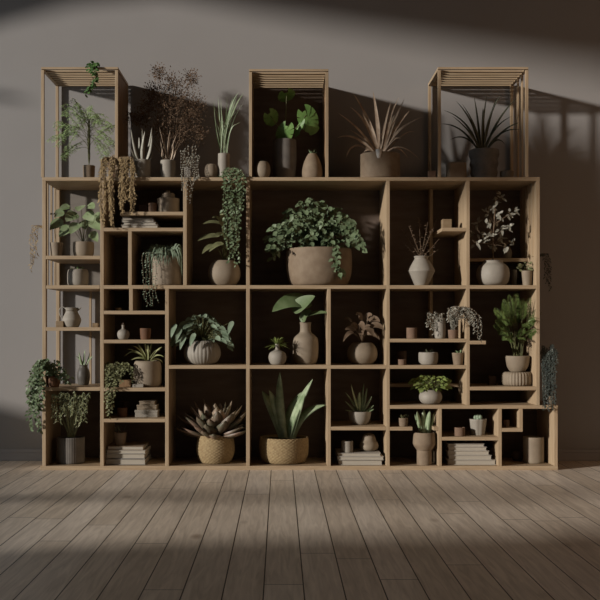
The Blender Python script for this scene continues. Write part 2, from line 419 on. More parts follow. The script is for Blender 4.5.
left_panel([h5, h6, (-9.0, h6[1]), (-9.0, h5[1])])
left_panel([h6, h7, (h7[0], 3.7), (-9, 3.7), (-9, h6[1])])
for i in range(8, 14):
    left_panel([(H[i][0], 3.7), H[i], H[i + 1], (H[i + 1][0], 3.7)])
struct('wall_left_gobo', b, wallM)
# unseen bars and wide slab added to block sun on floor and wall
b = MB()
def bar(y0, z0, y1, z1, w):
    d = Vector((0, y1 - y0, z1 - z0)).normalized(); s_ = Vector((0, -d.z, d.y)) * w / 2
    P = [Vector((0, y0, z0)) - s_, Vector((0, y1, z1)) - s_, Vector((0, y1, z1)) + s_, Vector((0, y0, z0)) + s_]
    vs = [p + Vector((-3.23, 0, 0)) for p in P] + [p + Vector((-3.27, 0, 0)) for p in P]
    b.add(vs, [(0, 1, 2, 3), (7, 6, 5, 4), (0, 4, 5, 1), (1, 5, 6, 2), (2, 6, 7, 3), (3, 7, 4, 0)], True)
bar(*G(-1.5, -.80, 0), *G(1.5, -.72, 0), 0.075)
ga = G(1.0, .35, 1.87); gb = G(2.0, .35, 1.66); gc = G(2.0, .35, 1.16); gd = G(1.0, .35, 1.37)
bar((ga[0] + gd[0]) / 2, (ga[1] + gd[1]) / 2, (gb[0] + gc[0]) / 2, (gb[1] + gc[1]) / 2, 0.5)
g1 = G(-1.3, .37, 1.93); g2 = G(-1.3, .37, .9)
bar(0.30, g1[1] - .2, g1[0], g1[1], 0.032)
struct('sun_blocker_bars_1', b, woodB)

# ============================================================ the shelving
shelf = empty('shelving_unit', (0, DEPTH / 2, 0), 'wide pale pine shelving unit of many uneven compartments standing against the wall', 'shelf')
T = 0.018
def board(py, x0, x1, y0=0.0, y1=DEPTH, name='shelf_board', t=T):
    b = MB(); z = zf(py)
    z0, z1 = (0.0, 0.02) if py >= 465 else (z - t / 2, z + t / 2)
    b.box(xf(x0), xf(x1), y0, y1, z0, z1); return b.build(name, woodH, shelf, bevel=0.0012)
def upright(px, ya, yb, y0=0.0, y1=DEPTH, t=T, name='divider', m=None):
    # stands from the board at yb up to the board at ya
    z0 = 0.02 if yb >= 465 else zf(yb) + T / 2
    z1 = zf(ya) - T / 2
    b = MB(); b.box(xf(px) - t / 2, xf(px) + t / 2, y0, y1, z0, z1); return b.build(name, m or woodV, shelf, bevel=0.0012)
board(179, 42, 540); board(467, 40, 558); board(287, 46.2, 99.8)
for x0, x1 in ((103.4, 165.3),): pass
LH = [102, 248, 388, 468]
# continuous boards at 287 between the tall dividers
board(287, 103.8, 246.2); board(287, 249.8, 386.2); board(287, 389.8, 466.2); board(287, 469.8, 536.2)
for px in (102, 248, 388): upright(px, 179, 467)
upright(468, 179, 407); 
# left side: an open ladder of posts
for y0, y1 in ((0, 0.03), (DEPTH - 0.03, DEPTH)): upright(44, 179, 467, y0, y1, name='post')
b = MB()
for k in range(3): b.box(xf(44) - .004, xf(44) + .004, 0.07 + k * 0.085, 0.085 + k * 0.085, zf(287), zf(179) - T / 2)
b.build('side_slats', woodV, shelf)
b = MB(); b.box(xf(42.4), xf(45.6), .03, DEPTH - .03, 0.02, zf(389)); b.build('side_panel', woodV, shelf)
board(257.5, 45.8, 100.2); board(329, 45.8, 100.2); board(389, 45.8, 100.2)
b = MB(); b.box(xf(77), xf(79), DEPTH - .02, DEPTH, zf(389) + T / 2, zf(287) - T / 2); b.build('post', woodV, shelf)
# second column
board(229.5, 103.8, 183.2); board(213.5, 120, 183.2); upright(185, 179, 287); upright(130, 229.5, 287)
board(257.5, 131.8, 183.2, 0.24)
board(312.5, 103.8, 165.2); board(341.5, 103.8, 165.2); board(389.5, 103.8, 165.2); board(420.5, 103.8, 165.2)
upright(167, 287, 467); upright(131, 287, 312.5)
# third and fourth
board(367, 168.8, 246.2); board(367, 249.8, 386.2); upright(329, 287, 367); upright(329, 367, 467)
board(428.5, 330.8, 386.2)
# fifth
board(340.5, 389.8, 466.2); board(367, 389.8, 466.2); board(387.5, 389.8, 466.2, 0.2)
board(407, 389.8, 558); upright(440, 179, 287, 0.29); upright(440, 287, 340.5, 0.29); board(229.5, 441.8, 466.2)
upright(440, 407, 467); board(428.7, 389.8, 412.5); board(428.7, 433.5, 438.2); upright(500, 407, 467); board(438.7, 441.8, 498.2)
upright(521, 407, 430); board(430, 501.8, 522.8); upright(556, 407, 467)
# sixth
upright(538, 179, 407); board(257.5, 469.8, 536.2, 0.17); board(388.5, 469.8, 536.2); board(342.5, 469.8, 486)
b = MB()
for k in range(4): b.box(xf(536.2) - .006, xf(536.2), 0.05 + k * .07, 0.075 + k * .07, zf(257.5) + T / 2, zf(179) - T / 2)
b.build('side_slats', woodV, shelf)
def back(x0, x1, ya, yb, m=None):
    b = MB(); b.box(xf(x0), xf(x1), DEPTH, DEPTH + 0.008, 0.0 if yb > 465 else zf(yb), zf(ya)); return b.build('back_panel', m or backM, shelf)
back(42.5, 102, 179, 287, backL); back(42.5, 102, 389, 467); back(102, 248, 177.5, 467.9); back(248, 388, 177.5, 467.9); back(388, 539.5, 177.5, 407); back(388, 557.5, 407, 467.9)

# ---- the three frames standing on top
TZ = zf(179) + T / 2
def frame(label, x0, x1, ytop, sides):
    a, c = xf(x0), xf(x1); zt = zf(ytop)
    r = empty('slatted_box_frame', ((a + c) / 2, DEPTH / 2, TZ), label, 'box frame', 'slatted box frames on top of the shelving')
    p = 0.015
    for x in (a, c - p):
        for y in (0.0, DEPTH - p):
            b = MB(); b.box(x, x + p, y, y + p, TZ, zt - p); b.build('post', woodV, r, bevel=.001)
    b = MB(); b.box(a, c, 0, p, zt - .011, zt); b.build('front_rail', woodH, r, bevel=.001)
    b = MB(); b.box(a, c, DEPTH - p, DEPTH, zt - p, zt); b.build('back_rail', woodH, r, bevel=.001)
    for x in (a, c - p):
        b = MB(); b.box(x, x + p, p, DEPTH - p, zt - p, zt); b.build('side_rail', woodV, r, bevel=.001)
    n = 6; s0 = p + .03; w = (DEPTH - 2 * p - .03 * (n + 1)) / n
    for k in range(n):
        y = s0 + k * (w + .03)
        b = MB(); b.box(a + p, c - p, y, y + w, zt - .015, zt - .004); b.build('top_slat', woodH, r)
    if 'L' in sides:
        b = MB(); b.box(a + .004, a + .012, p, DEPTH - p, TZ, zt - p); b.build('side_panel', woodB, r)
    if 'R' in sides:
        b = MB(); b.box(c - .012, c - .004, p, DEPTH - p, TZ, zt - p); b.build('side_panel', woodB, r)
    if 'B' in sides:
        b = MB(); b.box(a, c, DEPTH, DEPTH + .006, TZ, zt); b.build('back_panel', backM, r)
    if 'r' in sides:
        for k in range(2):
            b = MB(); b.box(c - .012, c - .004, .09 + k * .09, .11 + k * .09, TZ, zt - p); b.build('side_slat', woodV, r)
    return r
frame('open pine box frame at the left end of the shelf top, ivy over its edge', 41, 118, 67, 'R')
frame('pine box frame with dark back holding the split-leaf monstera', 249, 328.5, 69, 'LRB')
frame('open pine box frame at the right end of the shelf top around dark spiky plant', 438, 528.5, 67, 'r')
def tomat(d): return d
# ============================================================ plants on the top board
def PL(name, label, *a, **k): return potted(name, label, *a, **k)
# fern in left frame
r, c, _ = PL('potted_fern', 'airy pale green fern in small clay pot inside left box frame', 83, 95, 166, 179, .14, 'cup', sand)
f = MB(); s = MB()
for tx, ty, bx, by in ((60, 120, 78, 122), (56, 140, 72, 132), (112, 128, 98, 122), (111, 142, 98, 138), (75, 101, 86, 120), (88, 106, 88, 130), (98, 113, 92, 125), (66, 108, 80, 118), (104, 118, 94, 122), (65, 152, 76, 138), (106, 154, 96, 142), (82, 118, 86, 130)):
    for j in range(4):
        yy = U(.04, .24); e = W(tx + U(-5, 5), ty + U(-5, 7), yy); q0 = W(89 + U(-1, 1), 150 - R() * 30, .14)
        strand(f, s, [c, q0, (q0 + e) / 2 + Vector((0, 0, .02)), e, e + Vector((U(-.01, .01) + (tx - 88) * .0006, 0, -.025))], .0024, .017, .0022, 'lance', .005, .35, .42)
s.build('stems', stemM, r); f.build('foliage', gFern, r, ymax=.31)
# ivy over the frame edge
r = empty('ivy_sprig', W(92, 67, -.006), 'dark green ivy sprig draped over top edge of left box frame', 'plant')
f = MB(); s = MB()
for k in range(3):
    strand(f, s, [W(94 + k * 2, 64, .03), W(91 + k * 2.5, 64.5, -.004), W(92 + k * 2.2, 72, -.018), W(95 + k, 78, -.02), W(90 + k, 86, -.02), W(85 + k, 95 - k * 3, -.02)], .006, .017, .013, 'ovate', .006, .4)
bush(f, W(92, 65, -.01), (84, 60, 101, 72), 16, .02, .016, 'ovate', .012, .3)
s.build('stems', stemM, r, ymin=-.04, zmax=2.1); f.build('leaves', gIvy, r)
# tan dried trailing amaranth
r, c, _ = PL('dried_trailing_plant', 'tan dried trailing plant hanging in long tassels from the top board', 108, 124, 163, 179, .05, 'bowl', terra)
f = MB(); s = MB()
for k in range(900):
    a = U(0, 6.28); h = R() ** .5; q = W(117 + math.cos(a) * 19 * h, 0, 0); zz = W(0, 177 - 24 * (1 - h * h) ** .5 * U(.5, 1.0), 0).z
    f.leaf((q.x, .045 + math.sin(a) * .075 * h, zz), (math.cos(a) + U(-.5, .5), math.sin(a) - .4, U(-.6, .6)), U(.012, .022), .004, 'lance', .3, .1, n=4)
for x, yb, w_ in ((103, 226, 4), (112, 229, 5), (122, 213, 4), (132, 214, 3.5), (126, 200, 3)):
    for k in range(7):
        xx = x + U(-w_, w_) * .7
        strand(f, s, [W(115 + (x - 115) * .4, 158, .03), W(x + (U(-2, 2)), 158 + R() * 5, -.015), W(xx, 180, -.03 - R() * .015), W(xx + U(-1.5, 1.5), (180 + yb) / 2, -.03 - R() * .015), W(x + U(-1, 1), yb - R() * 14, -.035)], .0055, .013, .0045, 'lance', .003, 1.2)
s.build('stems', twigM, r); f.build('foliage', gTan, r, zmin=None)
# aloe
r, c, _ = PL('potted_aloe', 'pale aloe with upright pointed leaves in small white pot on top board', 134.5, 150.5, 160.5, 179, .048, 'cyl', white)
f = MB(); blades(f, .048, [(139, 161, 134, 150, 131, 129), (141, 161, 139, 145, 139, 137), (143, 161, 144, 142, 142, 128), (145, 161, 150, 148, 152, 127), (146, 161, 152, 150, 152, 134), (138, 162, 134, 156, 131, 148), (147, 162, 151, 158, 153, 150), (142, 161, 141, 148, 145, 131)], .016, 'blade', .25, .004, .03)
f.build('leaves', gSilv, r)
# dried bush
r, c, _ = PL('potted_dried_plant', 'tall dark brown dried bush in white pot, reaching above the shelf top', 160, 175.5, 161, 179, .09, 'cyl', white)
f = MB(); s = MB(); g = MB()
cl = [(158, 72, 7), (191, 78, 8), (172, 84, 11), (160, 98, 14), (182, 98, 17), (196, 106, 10), (170, 114, 18), (190, 122, 14), (199, 134, 8), (148, 106, 8), (160, 128, 9), (180, 134, 11), (143, 118, 8), (133, 117, 7), (152, 92, 8)]
for x, y, rr in cl:
    p = W(x, y, .14); s.tube([c, W((168 + x) / 2, 140, .13), W((168 + 2 * x) / 3, y + 18, .14), p], .002, .001, 5)
    for k in range(int(rr * 34)):
        v = Vector((random.gauss(0, .42), random.gauss(0, .42), random.gauss(0, .42)))
        q = p + Vector((v.x * rr / 190, v.y * rr / 240, v.z * rr / 190))
        d = v + Vector((U(-.5, .5), U(-.5, .5), U(-.2, .8)))
        f.leaf(q, d, U(.007, .015), U(.003, .006), 'lance', .2, .1, n=4)
    for k in range(int(rr * .8)):
        q = p + Vector((U(-1, 1) * rr / 240, U(-1, 1) * rr / 300, U(-1, 1) * rr / 240)); s.tube([p, q], .0008, .0004, 3)
blades(g, .09, [(165, 162, 162, 150, 160, 138), (167, 162, 165, 148, 159, 126), (169, 162, 172, 145, 177, 134), (168, 162, 167, 148, 170, 130), (170, 162, 174, 152, 173, 143), (164, 162, 160, 155, 164, 146), (170, 162, 175, 158, 176, 150)], .008, 'blade', .2, .002)
s.build('twigs', twigM, r, ymax=.33); f.build('dried_clusters', gDry, r, ymax=.33); g.build('blades', gBeige, r)
# string of pearls
r, c, _ = PL('string_of_pearls', 'grey beaded trailing plant hanging over the top board beside tan bush', 184, 196, 168, 179, .04, 'bowl', greyp)
f = MB(); s = MB()
for k in range(13):
    x = 181 + k * 1.45; yb = (178, 190, 186, 196, 188, 199, 203, 192, 197, 185, 180, 176, 174)[k]
    pts = [W(189 + U(-3, 3), 166, .035), W(x, 152 + U(-10, 6), .01), W(x, 165, -.012), W(x + U(-1, 1), 178, -.02 - R() * .01), W(x + U(-1.5, 1.5), yb, -.022)]
    s.tube([Vector(p) for p in catmull([tuple(p) for p in pts], 4)], .0007, .0005, 4)
    pc = catmull([tuple(p) for p in pts], 6)
    for q in pc[2:]:
        f.blob((q[0] + U(-.003, .003), q[1] + U(-.003, .003), q[2]), U(.0022, .0036), n=6)
s.build('stems', twigM, r); f.build('beads', gSilv, r)
# small closed ball vase, slim vase with grass
single('ball_vase', 'small round cream ball vase on the top board beside slim cylinder vase of green blades', 'vase', 204.5, 217.5, 164.5, 179, .04, 'round', cream)
r, c, _ = PL('potted_reeds', 'tall thin green blades in slim white cylinder vase on the top board', 218, 229.5, 154, 179, .05, 'cyl', white)
f = MB()
for k in range(26):
    x = 223.5 + U(-3.5, 3.5); tx = x + random.gauss(0, 8) + 2; ty = U(93, 128)
    blades(f, .05, [(x, 155, x + U(-2, 2), 125, max(211, min(243, tx)), ty)], .0055, 'blade', .2, 0, .04)
blades(f, .05, [(225, 155, 228, 110, 244, 93, .010), (224, 155, 226, 105, 239, 92, .009), (222, 155, 214, 130, 214, 100, .006)], .01)
f.build('leaves', gSnake, r, xlim=(-.36, -.165))
# trailing green from top board in third compartment
r, c, _ = PL('trailing_green_plant', 'full leafy green plant trailing down from top board into third compartment', 226, 240, 170, 179, .03, 'bowl', sand)
f = MB(); s = MB()
bush(f, c, (215, 170, 246, 182), 60, .022, .017, 'ovate', .03, .4, None, .2)
for v_ in f.v: v_.y = min(v_.y, .1)
for k in range(12):
    x = 224 + k * 1.7; yb = (214, 238, 226, 250, 262, 244, 266, 255, 262, 240, 230, 208)[k]
    strand(f, s, [W(230, 168, .025), W(x - 1, 171, -.012), W(x - 1 + U(-2, 2), 185, -.03), W(x + U(-3, 3), 205, -.028), W(x + U(-3, 1), (205 + yb) / 2, -.03), W(x + U(-2, 2), yb, -.03)], .010, .015, .011, 'ovate', .006, .6)
s.build('stems', stemM, r); f.build('foliage', gDeep, r)
# inside middle frame
r, c, _ = PL('round_vase_with_sprig', 'small round cream vase with tiny sprig left of the monstera pot', 255, 270.5, 162, 179, .045, 'round', cream)
f = MB(); rosette(f, c, 7, (.02, .03), .007, (20, 70), 'lance', .3, .1, .003); f.build('leaves', gDeep, r)
r, c, _ = PL('potted_monstera', 'split-leaf green monstera in tall grey concrete pot in middle box frame', 272.5, 296.5, 140.5, 179, .15, 'wide', greyp)
f = MB(); s = MB()
LV = [((308, 119), (.75, -.15, .55), (-.45, -.35, .75), .062), ((284, 133), (.8, -.3, -.25), (.3, -.5, .8), .055), ((272, 118), (.75, .1, .65), (-.3, -.75, .35), .05), ((287, 97), (.95, -.05, .30), (-.1, -.92, .22), .055), ((299, 127), (.6, -.5, .3), (.3, -.3, .8), .035)]
for (x, y), rt, up, sz in LV:
    sz *= 1.22; p = W(x, y, .1); monstera(f, p, rt, up, sz, 5)
    s.tube([c, (c + p) / 2 + Vector((0, .01, .02)), p + Vector(up).normalized() * sz * .3], .003, .0018, 6)
s.build('stems', stemM, r); f.build('leaves', gMon, r)
r, c, _ = PL('pear_vase_with_sprig', 'pear shaped beige vase with short green spikes right of the monstera pot', 302, 322.5, 154, 179, .12, 'pear', sand)
f = MB(); rosette(f, c, 9, (.028, .045), .009, (25, 80), 'lance', .15, .1, .004); f.build('leaves', gDeep, r)
# dracaena
r, c, rr = PL('potted_bromeliad', 'arching beige striped bromeliad in wide sand drum pot right of middle frame', 360, 400, 155, 179, .108, 'cyl', sand)
f = MB()
blades(f, .108, [(378, 152, 372, 120, 353, 93), (377, 152, 368, 118, 350, 107), (376, 153, 362, 128, 338, 113), (375, 154, 355, 130, 337, 138), (376, 154, 352, 135, 346, 158), (380, 152, 378, 120, 373, 91, .022), (383, 152, 386, 122, 399, 97, .014), (384, 152, 392, 122, 405, 98, .014), (384, 152, 396, 125, 423, 117), (384, 153, 397, 140, 408, 158, .016), (383, 152, 392, 130, 410, 110), (380, 152, 384, 125, 391, 101, .014), (386, 153, 400, 138, 420, 160, .008), (377, 153, 366, 138, 350, 130), (379, 152, 370, 130, 362, 112), (382, 153, 394, 134, 401, 139, .016), (376, 154, 366, 144, 361, 157, .014), (383, 152, 390, 118, 396, 114, .014), (385, 153, 405, 128, 415, 132, .008), (380, 153, 374, 142, 383, 132, .02)], .018, 'blade', .2, 0, .07)
f.build('leaves', gBeige, r, ymax=.33)
b = MB(); b.lathe(W(379, 0, .01).x, .012, zf(158) * 1.0, [(.008, -.0), (.012, .012), (.0175, .045), (.015, .045)], 16); b.build('white_cone_marker', coneM, r)['label'] = 'small white cone stuck in the pot front'
block('small_block', 'tiny reddish clay block on the top board left of right box frame', 'block', 428.5, 436, 170.5, 179, .10, .035, terra)
block('wood_block', 'squat taupe block with rounded edges left of wavy grey pot', 'block', 448, 467, 161.5, 179, .10, .07, sand, bevel=.012)
r, c, _ = PL('potted_agave', 'dark narrow-leaved agave in grey wavy ribbed pot inside right box frame', 469, 499, 150.5, 179, .14, 'dwav', greyp)
f = MB()
blades(f, .14, [(480, 151, 475, 120, 456, 101, .016), (481, 151, 478, 118, 474, 96), (482, 151, 482, 120, 487, 95), (484, 151, 486, 115, 501, 95), (485, 151, 495, 118, 517, 98), (484, 151, 492, 125, 512, 116), (479, 151, 470, 118, 443, 110), (479, 152, 462, 122, 440, 124), (486, 151, 500, 125, 523, 130), (486, 152, 505, 122, 525, 122), (483, 150, 483, 120, 483, 108, .018), (482, 151, 476, 122, 462, 104), (483, 151, 490, 112, 497, 98), (480, 152, 466, 130, 450, 140), (485, 152, 498, 132, 505, 145), (481, 151, 470, 128, 452, 116)], .013, 'blade', .25, .003, .08)
f.build('leaves', gDark, r, ymax=.33, xlim=(xf(443.5), xf(524)))
single('small_bowl', 'small shallow cream bowl on the top board right of grey wavy pot', 'bowl', 500, 513.5, 171.5, 179, .12, 'bowl', cream)

# ============================================================ first row
r, c, _ = PL('potted_seedling', 'thin dark seedling in small cream pot at left of big-leaf plant', 50, 63, 243, 257.5, .1, 'taper', cream)
f = MB(); s = MB()
s.tube([c, W(54, 228, .1), W(53, 214, .09)], .0012, .0008, 4)
for x, y, dx, dz in ((53, 214, -1, .2), (53, 214, 1, .3), (54, 224, -1, .1), (54, 222, 1, .3)): f.leaf(W(x, y, .09), (dx, -.4, dz), .03, .014, 'lance', .3)
s.build('stem', stemM, r); f.build('leaves', gDark, r, xlim=(xf(46.5), xf(99)))
r, c, _ = PL('potted_caladium', 'pale green broad-leaved plant in low cream pot in upper left compartment', 73, 94, 242.5, 257.5, .12, 'wide', cream)
f = MB(); s = MB()
for x, y, L, w_ in ((58, 222, .055, .04), (67, 228, .05, .042), (73, 214, .05, .045), (80, 206, .045, .035), (88, 214, .05, .04), (94, 222, .05, .04), (60, 212, .045, .03), (84, 222, .04, .035), (93, 234, .04, .03), (97, 215, .04, .03), (75, 225, .045, .035), (66, 206, .04, .026), (90, 205, .035, .03)):
    L *= 1.5; w_ *= 1.6
    p = W(x, y, U(.02, .18)); s.tube([c, W((x + 83) / 2, y + 4, .1), p], .0016, .001, 4)
    d = Vector((x - 80, -9, -6 + (220 - y) * .3)); f.leaf(p - d.normalized() * L * .35, d, L, w_, 'ovate', .35, .1, Vector((U(-.2, .2), -.9, .5)), 8)
s.build('stems', stemM, r); f.build('leaves', gPale, r, ymax=.31, xlim=(xf(48), xf(99.5)))
r, c, _ = PL('potted_succulent', 'low green succulents in white round cup below the broad-leaved plant', 67.5, 88.5, 269.5, 287, .12, 'drum', white)
f = MB(); rosette(f, c + Vector((-.015, 0, 0)), 16, (.02, .034), .009, (10, 75), 'lance', .1, .1, .01); rosette(f, c + Vector((.015, 0, 0)), 16, (.02, .032), .009, (10, 75), 'lance', .1, .1, .01)
f.build('leaves', gMon, r)
# faint dry sprig hung on the left side
r = empty('dried_sprig', W(40.4, 226, .1), 'faint pale dried sprig hanging outside the left side of the shelving', 'plant')
f = MB(); s = MB()
for k in range(5): strand(f, s, [W(44.2, 227, .077), W(39 - k * 1.4, 226, .08), W(37 - k * 1.6, 240, .08), W(37 - k * 1.5, 255 + k * 4, .08)], .011, .014, .004, 'lance', .003, .8)
s.build('stems', twigM, r, xlim=(-9, xf(43.5))); f.build('foliage', gTan, r, xlim=(-9, xf(41.5)))
# second column, upper
block('small_box', 'small dark brown box on short upper shelf left of clay cup', 'box', 138, 147, 205, 213.5, .14, .05, dbrown)
single('clay_cup', 'small terracotta cup on short upper shelf between box and lidded jar', 'cup', 148.5, 157, 203.5, 213.5, .1, 'cyl', terra)
r = empty('lidded_jar', (W(168, 0, .12).x, .12, top_of(213.5)), 'wide cream jar with stepped lid on short upper shelf', 'jar')
vessel(r, 157.5, 179.5, 199, top_of(213.5), .12, 'cyl', cream, soil=False, name='body', hollow=.1)
vessel(r, 162, 175, 193.5, W(0, 199, .12).z, .12, 'drum', cream, soil=False, name='lid', hollow=.1)
b = MB(); b.blob((W(167.5, 0, .12).x, .12, W(0, 192, .12).z), .013, .013, .010); b.build('knob', cream, r)
def book(label, group, x0, x1, z0, th, Y, dep, cov, pg=page):
    a = W(x0, 0, Y).x; c = W(x1, 0, Y).x; z1 = z0 + th; ct = min(.0025, th * .16)
    r = empty('book', ((a + c) / 2, Y + dep / 2, z0), label, 'book', group)
    b = MB(); b.box(a, c, Y, Y + dep, z0, z0 + ct); b.box(a, c, Y, Y + dep, z1 - ct, z1); b.box(a, c, Y + dep - ct, Y + dep, z0 + ct, z1 - ct); b.build('cover', cov, r, bevel=.0025)
    b = MB(); b.box(a + .004, c - .004, Y + .005, Y + dep - ct, z0 + ct, z1 - ct); b.build('pages', pg, r)
    return z1
z = top_of(229.5)
G = 'white books lying on the shelf under the short shelf'
z = book('thick white book at the bottom of the stack beside the tan tassels', G, 121, 158, z, .018, .03, .2, coverW)
z = book('white book second from the bottom of the stack beside tan tassels', G, 123, 156, z, .014, .035, .19, coverW)
z = book('thin white book third up in the stack beside tan tassels', G, 121.5, 154, z, .012, .035, .19, coverG)
z = book('thin pale book topmost beneath the short upper shelf', G, 122, 153, z, .010, .04, .18, coverW)
# grassy planter
r, c, _ = PL('planter_with_hanging_leaves', 'drooping grey green narrow leaves over a cream cylinder planter, second column', 149, 182.5, 257, 287, .115, 'cyl', cream)
f = MB(); s = MB()
for k in range(210):
    a = U(0, 6.28); rr = U(.2, 1) ** .6; px = 165 + math.cos(a) * rr * 24; yy = .115 + math.sin(a) * .11 * rr
    p1 = W(min(182, px + 1), U(256, 281), yy - .02)
    p0 = W(165 + math.cos(a) * rr * 13, 255, .115 + math.sin(a) * .05 * rr)
    pc = W(min(182, 165 + math.cos(a) * rr * 19), U(236, 246), (p0.y + p1.y) / 2)
    if abs(px - 165) < 17 and math.sin(a) > -.3: p1 = W(px, U(246, 254), yy)
    elif math.sin(a) < -.2 and abs(px - 165) < 15: p1.z = max(p1.z, W(0, U(256, 268), 0).z); p1.y = min(p1.y, .02)
    f.bez(p0, pc, p1, .0065, 'blade', 8, .2)
for k in range(5):
    x = 143 + k * 3.3
    strand(f, s, [W(155, 255, .05), W(x, 253, -.01), W(x, 270, -.02), W(x + U(-1, 1), 290, -.02), W(x + U(-2, 2), 294 + R() * 13, -.022)], .012, .009, .005, 'ovate', .002, .5)
s.build('trailing_stems', twigM, r); f.build('foliage', gGrey, r, xlim=(xf(133), xf(183)), ymax=.23)
# third column vase
r, c, _ = PL('philodendron_in_round_pot', 'broad green leaves leaning left from round cream pot beneath trailing plant', 208, 240.5, 261, 287, .13, 'round', cream)
f = MB(); s = MB()
for bx, by, x, y, w_ in ((214, 238, 197, 241, .04), (216, 226, 203, 224, .03), (218, 230, 212, 218, .03), (210, 248, 202, 254, .035), (226, 232, 236, 228, .035), (222, 240, 214, 236, .04), (218, 246, 209, 252, .035), (232, 245, 238, 240, .03), (216, 222, 222, 214, .03)):
    p0 = W(bx + 6, by - 2, .06); s.tube([c, (c + p0) / 2 + Vector((0, 0, .01)), p0], .002, .0012, 5)
    f.bez(p0, W((bx + x) / 2 + 3, min(by, y) - 5, .05), W(x, y, .03), w_, 'ovate', 10, .15, Vector((.2, -.6, .8)))
s.build('stems', stemM, r); f.build('leaves', gOliv, r, xlim=(xf(189), xf(246)))
# big pot
r, c, _ = PL('large_potted_plant', 'large bushy green plant in widest cream pot at the centre', 286, 352, 249.5, 287, .17, 'wide', sand, n=56)
f = MB(); s = MB()
for (tx, ty, k) in [(268, 240, 0), (270, 250, 0), (275, 228, 0), (285, 212, 0), (297, 204, 0), (312, 201, 0), (325, 204, 0), (340, 211, 0), (352, 222, 0), (360, 235, 0), (362, 244, 0), (280, 240, 0), (290, 232, 0), (300, 246, 0), (310, 240, 0), (330, 262, 0), (340, 275, 0), (335, 250, 0), (348, 240, 0), (322, 225, 0), (305, 222, 0), (292, 220, 0), (345, 228, 0), (316, 212, 0), (337, 268, 0), (306, 256, 0), (287, 246, 0), (272, 256, 0)]:
    yy = U(-.03, .1) if ty > 215 else U(.06, .2)
    p0 = W(319 + U(-12, 12), 247, .15); p1 = W(tx, ty, yy); pc = W((319 + tx) / 2, min(ty, 225) - 14, (yy + .15) / 2)
    pts = [p0 * (1 - t) ** 2 + pc * 2 * t * (1 - t) + p1 * t * t for t in (0, .2, .4, .6, .8, 1)]
    strand(f, s, pts, .0075, .032, .021, 'ovate', .012, .55)
for k in range(190):
    a = U(-1, 1); h = U(0, 1) ** .6
    p = W(316 + a * 47, 252 - (1 - a * a) ** .6 * 49 * h, U(.0, .2)); f.leaf(p, (a * .7 + U(-.3, .3), -.6, -.4 + U(-.3, .3)), .032, .023, 'ovate', .2)
s.build('stems', stemM, r, ymax=.31); f.build('foliage', gDeep, r, ymax=.32, xlim=(xf(262), xf(370)))
# white angular vase
r, c, _ = PL('vase_with_twigs', 'white angular vase holding sparse brown twigs, right of centre', 408, 434.5, 256.5, 287, .08, 'angular', white, soil=False, n=24)
f = MB(); s = MB()
for tx, ty in ((419, 217), (402, 230), (403, 243), (409, 226), (437, 219), (432, 230), (440, 238), (414, 236), (428, 222), (438, 250)):
    p1 = W(tx, ty, U(.02, .2)); pc = W((421 * 1.2 + tx * .8) / 2, (256 + ty) / 2 + 4, .08)
    strand(f, s, [c, pc, p1], .012, .012, .005, 'lance', .003, -.3)
    s.tube([c, pc, p1], .0016, .0008, 4)
s.build('twigs', twigM, r); f.build('leaves', gBron, r, xlim=(xf(392), xf(441)), ymax=.28)
block('wooden_cube', 'small pale wooden cube on half shelf beside the twig vase', 'block', 442.5, 452, 219, 229.5, .08, .05, blockM)
# tree in big round pot
r, c, _ = PL('potted_rubber_tree', 'small tree with silvery oval leaves in large round white pot', 476.5, 509.5, 261, 287, .085, 'squash', white, n=48)
f = MB(); s = MB()
tr = [c, W(493, 245, .085), W(494, 225, .07), W(496, 200, .07)]
s.tube(catmull([tuple(p) for p in tr], 4), .0035, .0018, 6)
tips = [(502, 196), (497, 200), (487, 212), (478, 222), (472, 234), (480, 232), (488, 224), (509, 214), (516, 212), (508, 226), (498, 216), (484, 240), (476, 243), (503, 238), (512, 243), (492, 246), (500, 228), (505, 247), (490, 234), (494, 207)]
for tx, ty in tips:
    q = W(494, max(205, min(245, ty + 12)), .07); p1 = W(tx, ty, U(-.0, .16)); s.tube([q, (q + p1) / 2 + Vector((0, 0, .004)), p1], .0015, .0008, 4)
    for k in range(6):
        a = U(0, 6.28); d = Vector((math.cos(a), -.4, math.sin(a) * .9 + .1)); f.leaf(p1 + Vector((U(-.012, .012), U(-.01, .01), U(-.012, .012))), d, U(.022, .033), .014, 'ovate', .2)
s.build('branches', twigM, r); f.build('leaves', gSilv, r, xlim=(xf(470.5), xf(530)), ymax=.32)
single('small_vase', 'small pale vase half hidden behind the silvery tree leaves', 'vase', 502, 512, 247, 257.5, .24, 'slim', cream)
single('white_cup', 'tiny white cup between large round pot and little leafy pot', 'cup', 511.5, 517, 270, 287, .17, 'cup', white)
r, c, _ = PL('small_leafy_plant', 'little olive leafy plant in cream cup at right edge below the tree', 521.5, 532.5, 271, 287, .07, 'taper', cream)
f = MB(); bush(f, c, (516, 260, 537, 273), 60, .016, .010, 'ovate', .03, .3, None, .1); f.build('foliage', gOliv, r, xlim=(xf(513), xf(535.8)))
r = empty('trailing_sprig', W(543, 256, .06), 'dark faint sprig hanging outside the right side level with little leafy pot', 'plant')
f = MB(); s = MB()
for k in range(5): strand(f, s, [W(539.2, 256, .06), W(543 + k * 1.2, 254, .06), W(545 + k * 1.3, 268, .06), W(544 + k * 1.5, 278 + k * 3, .06)], .010, .012, .006, 'lance', .003, .7)
s.build('stems', twigM, r, xlim=(xf(539.6), 9)); f.build('foliage', gBlue, r, xlim=(xf(541.9), 9))
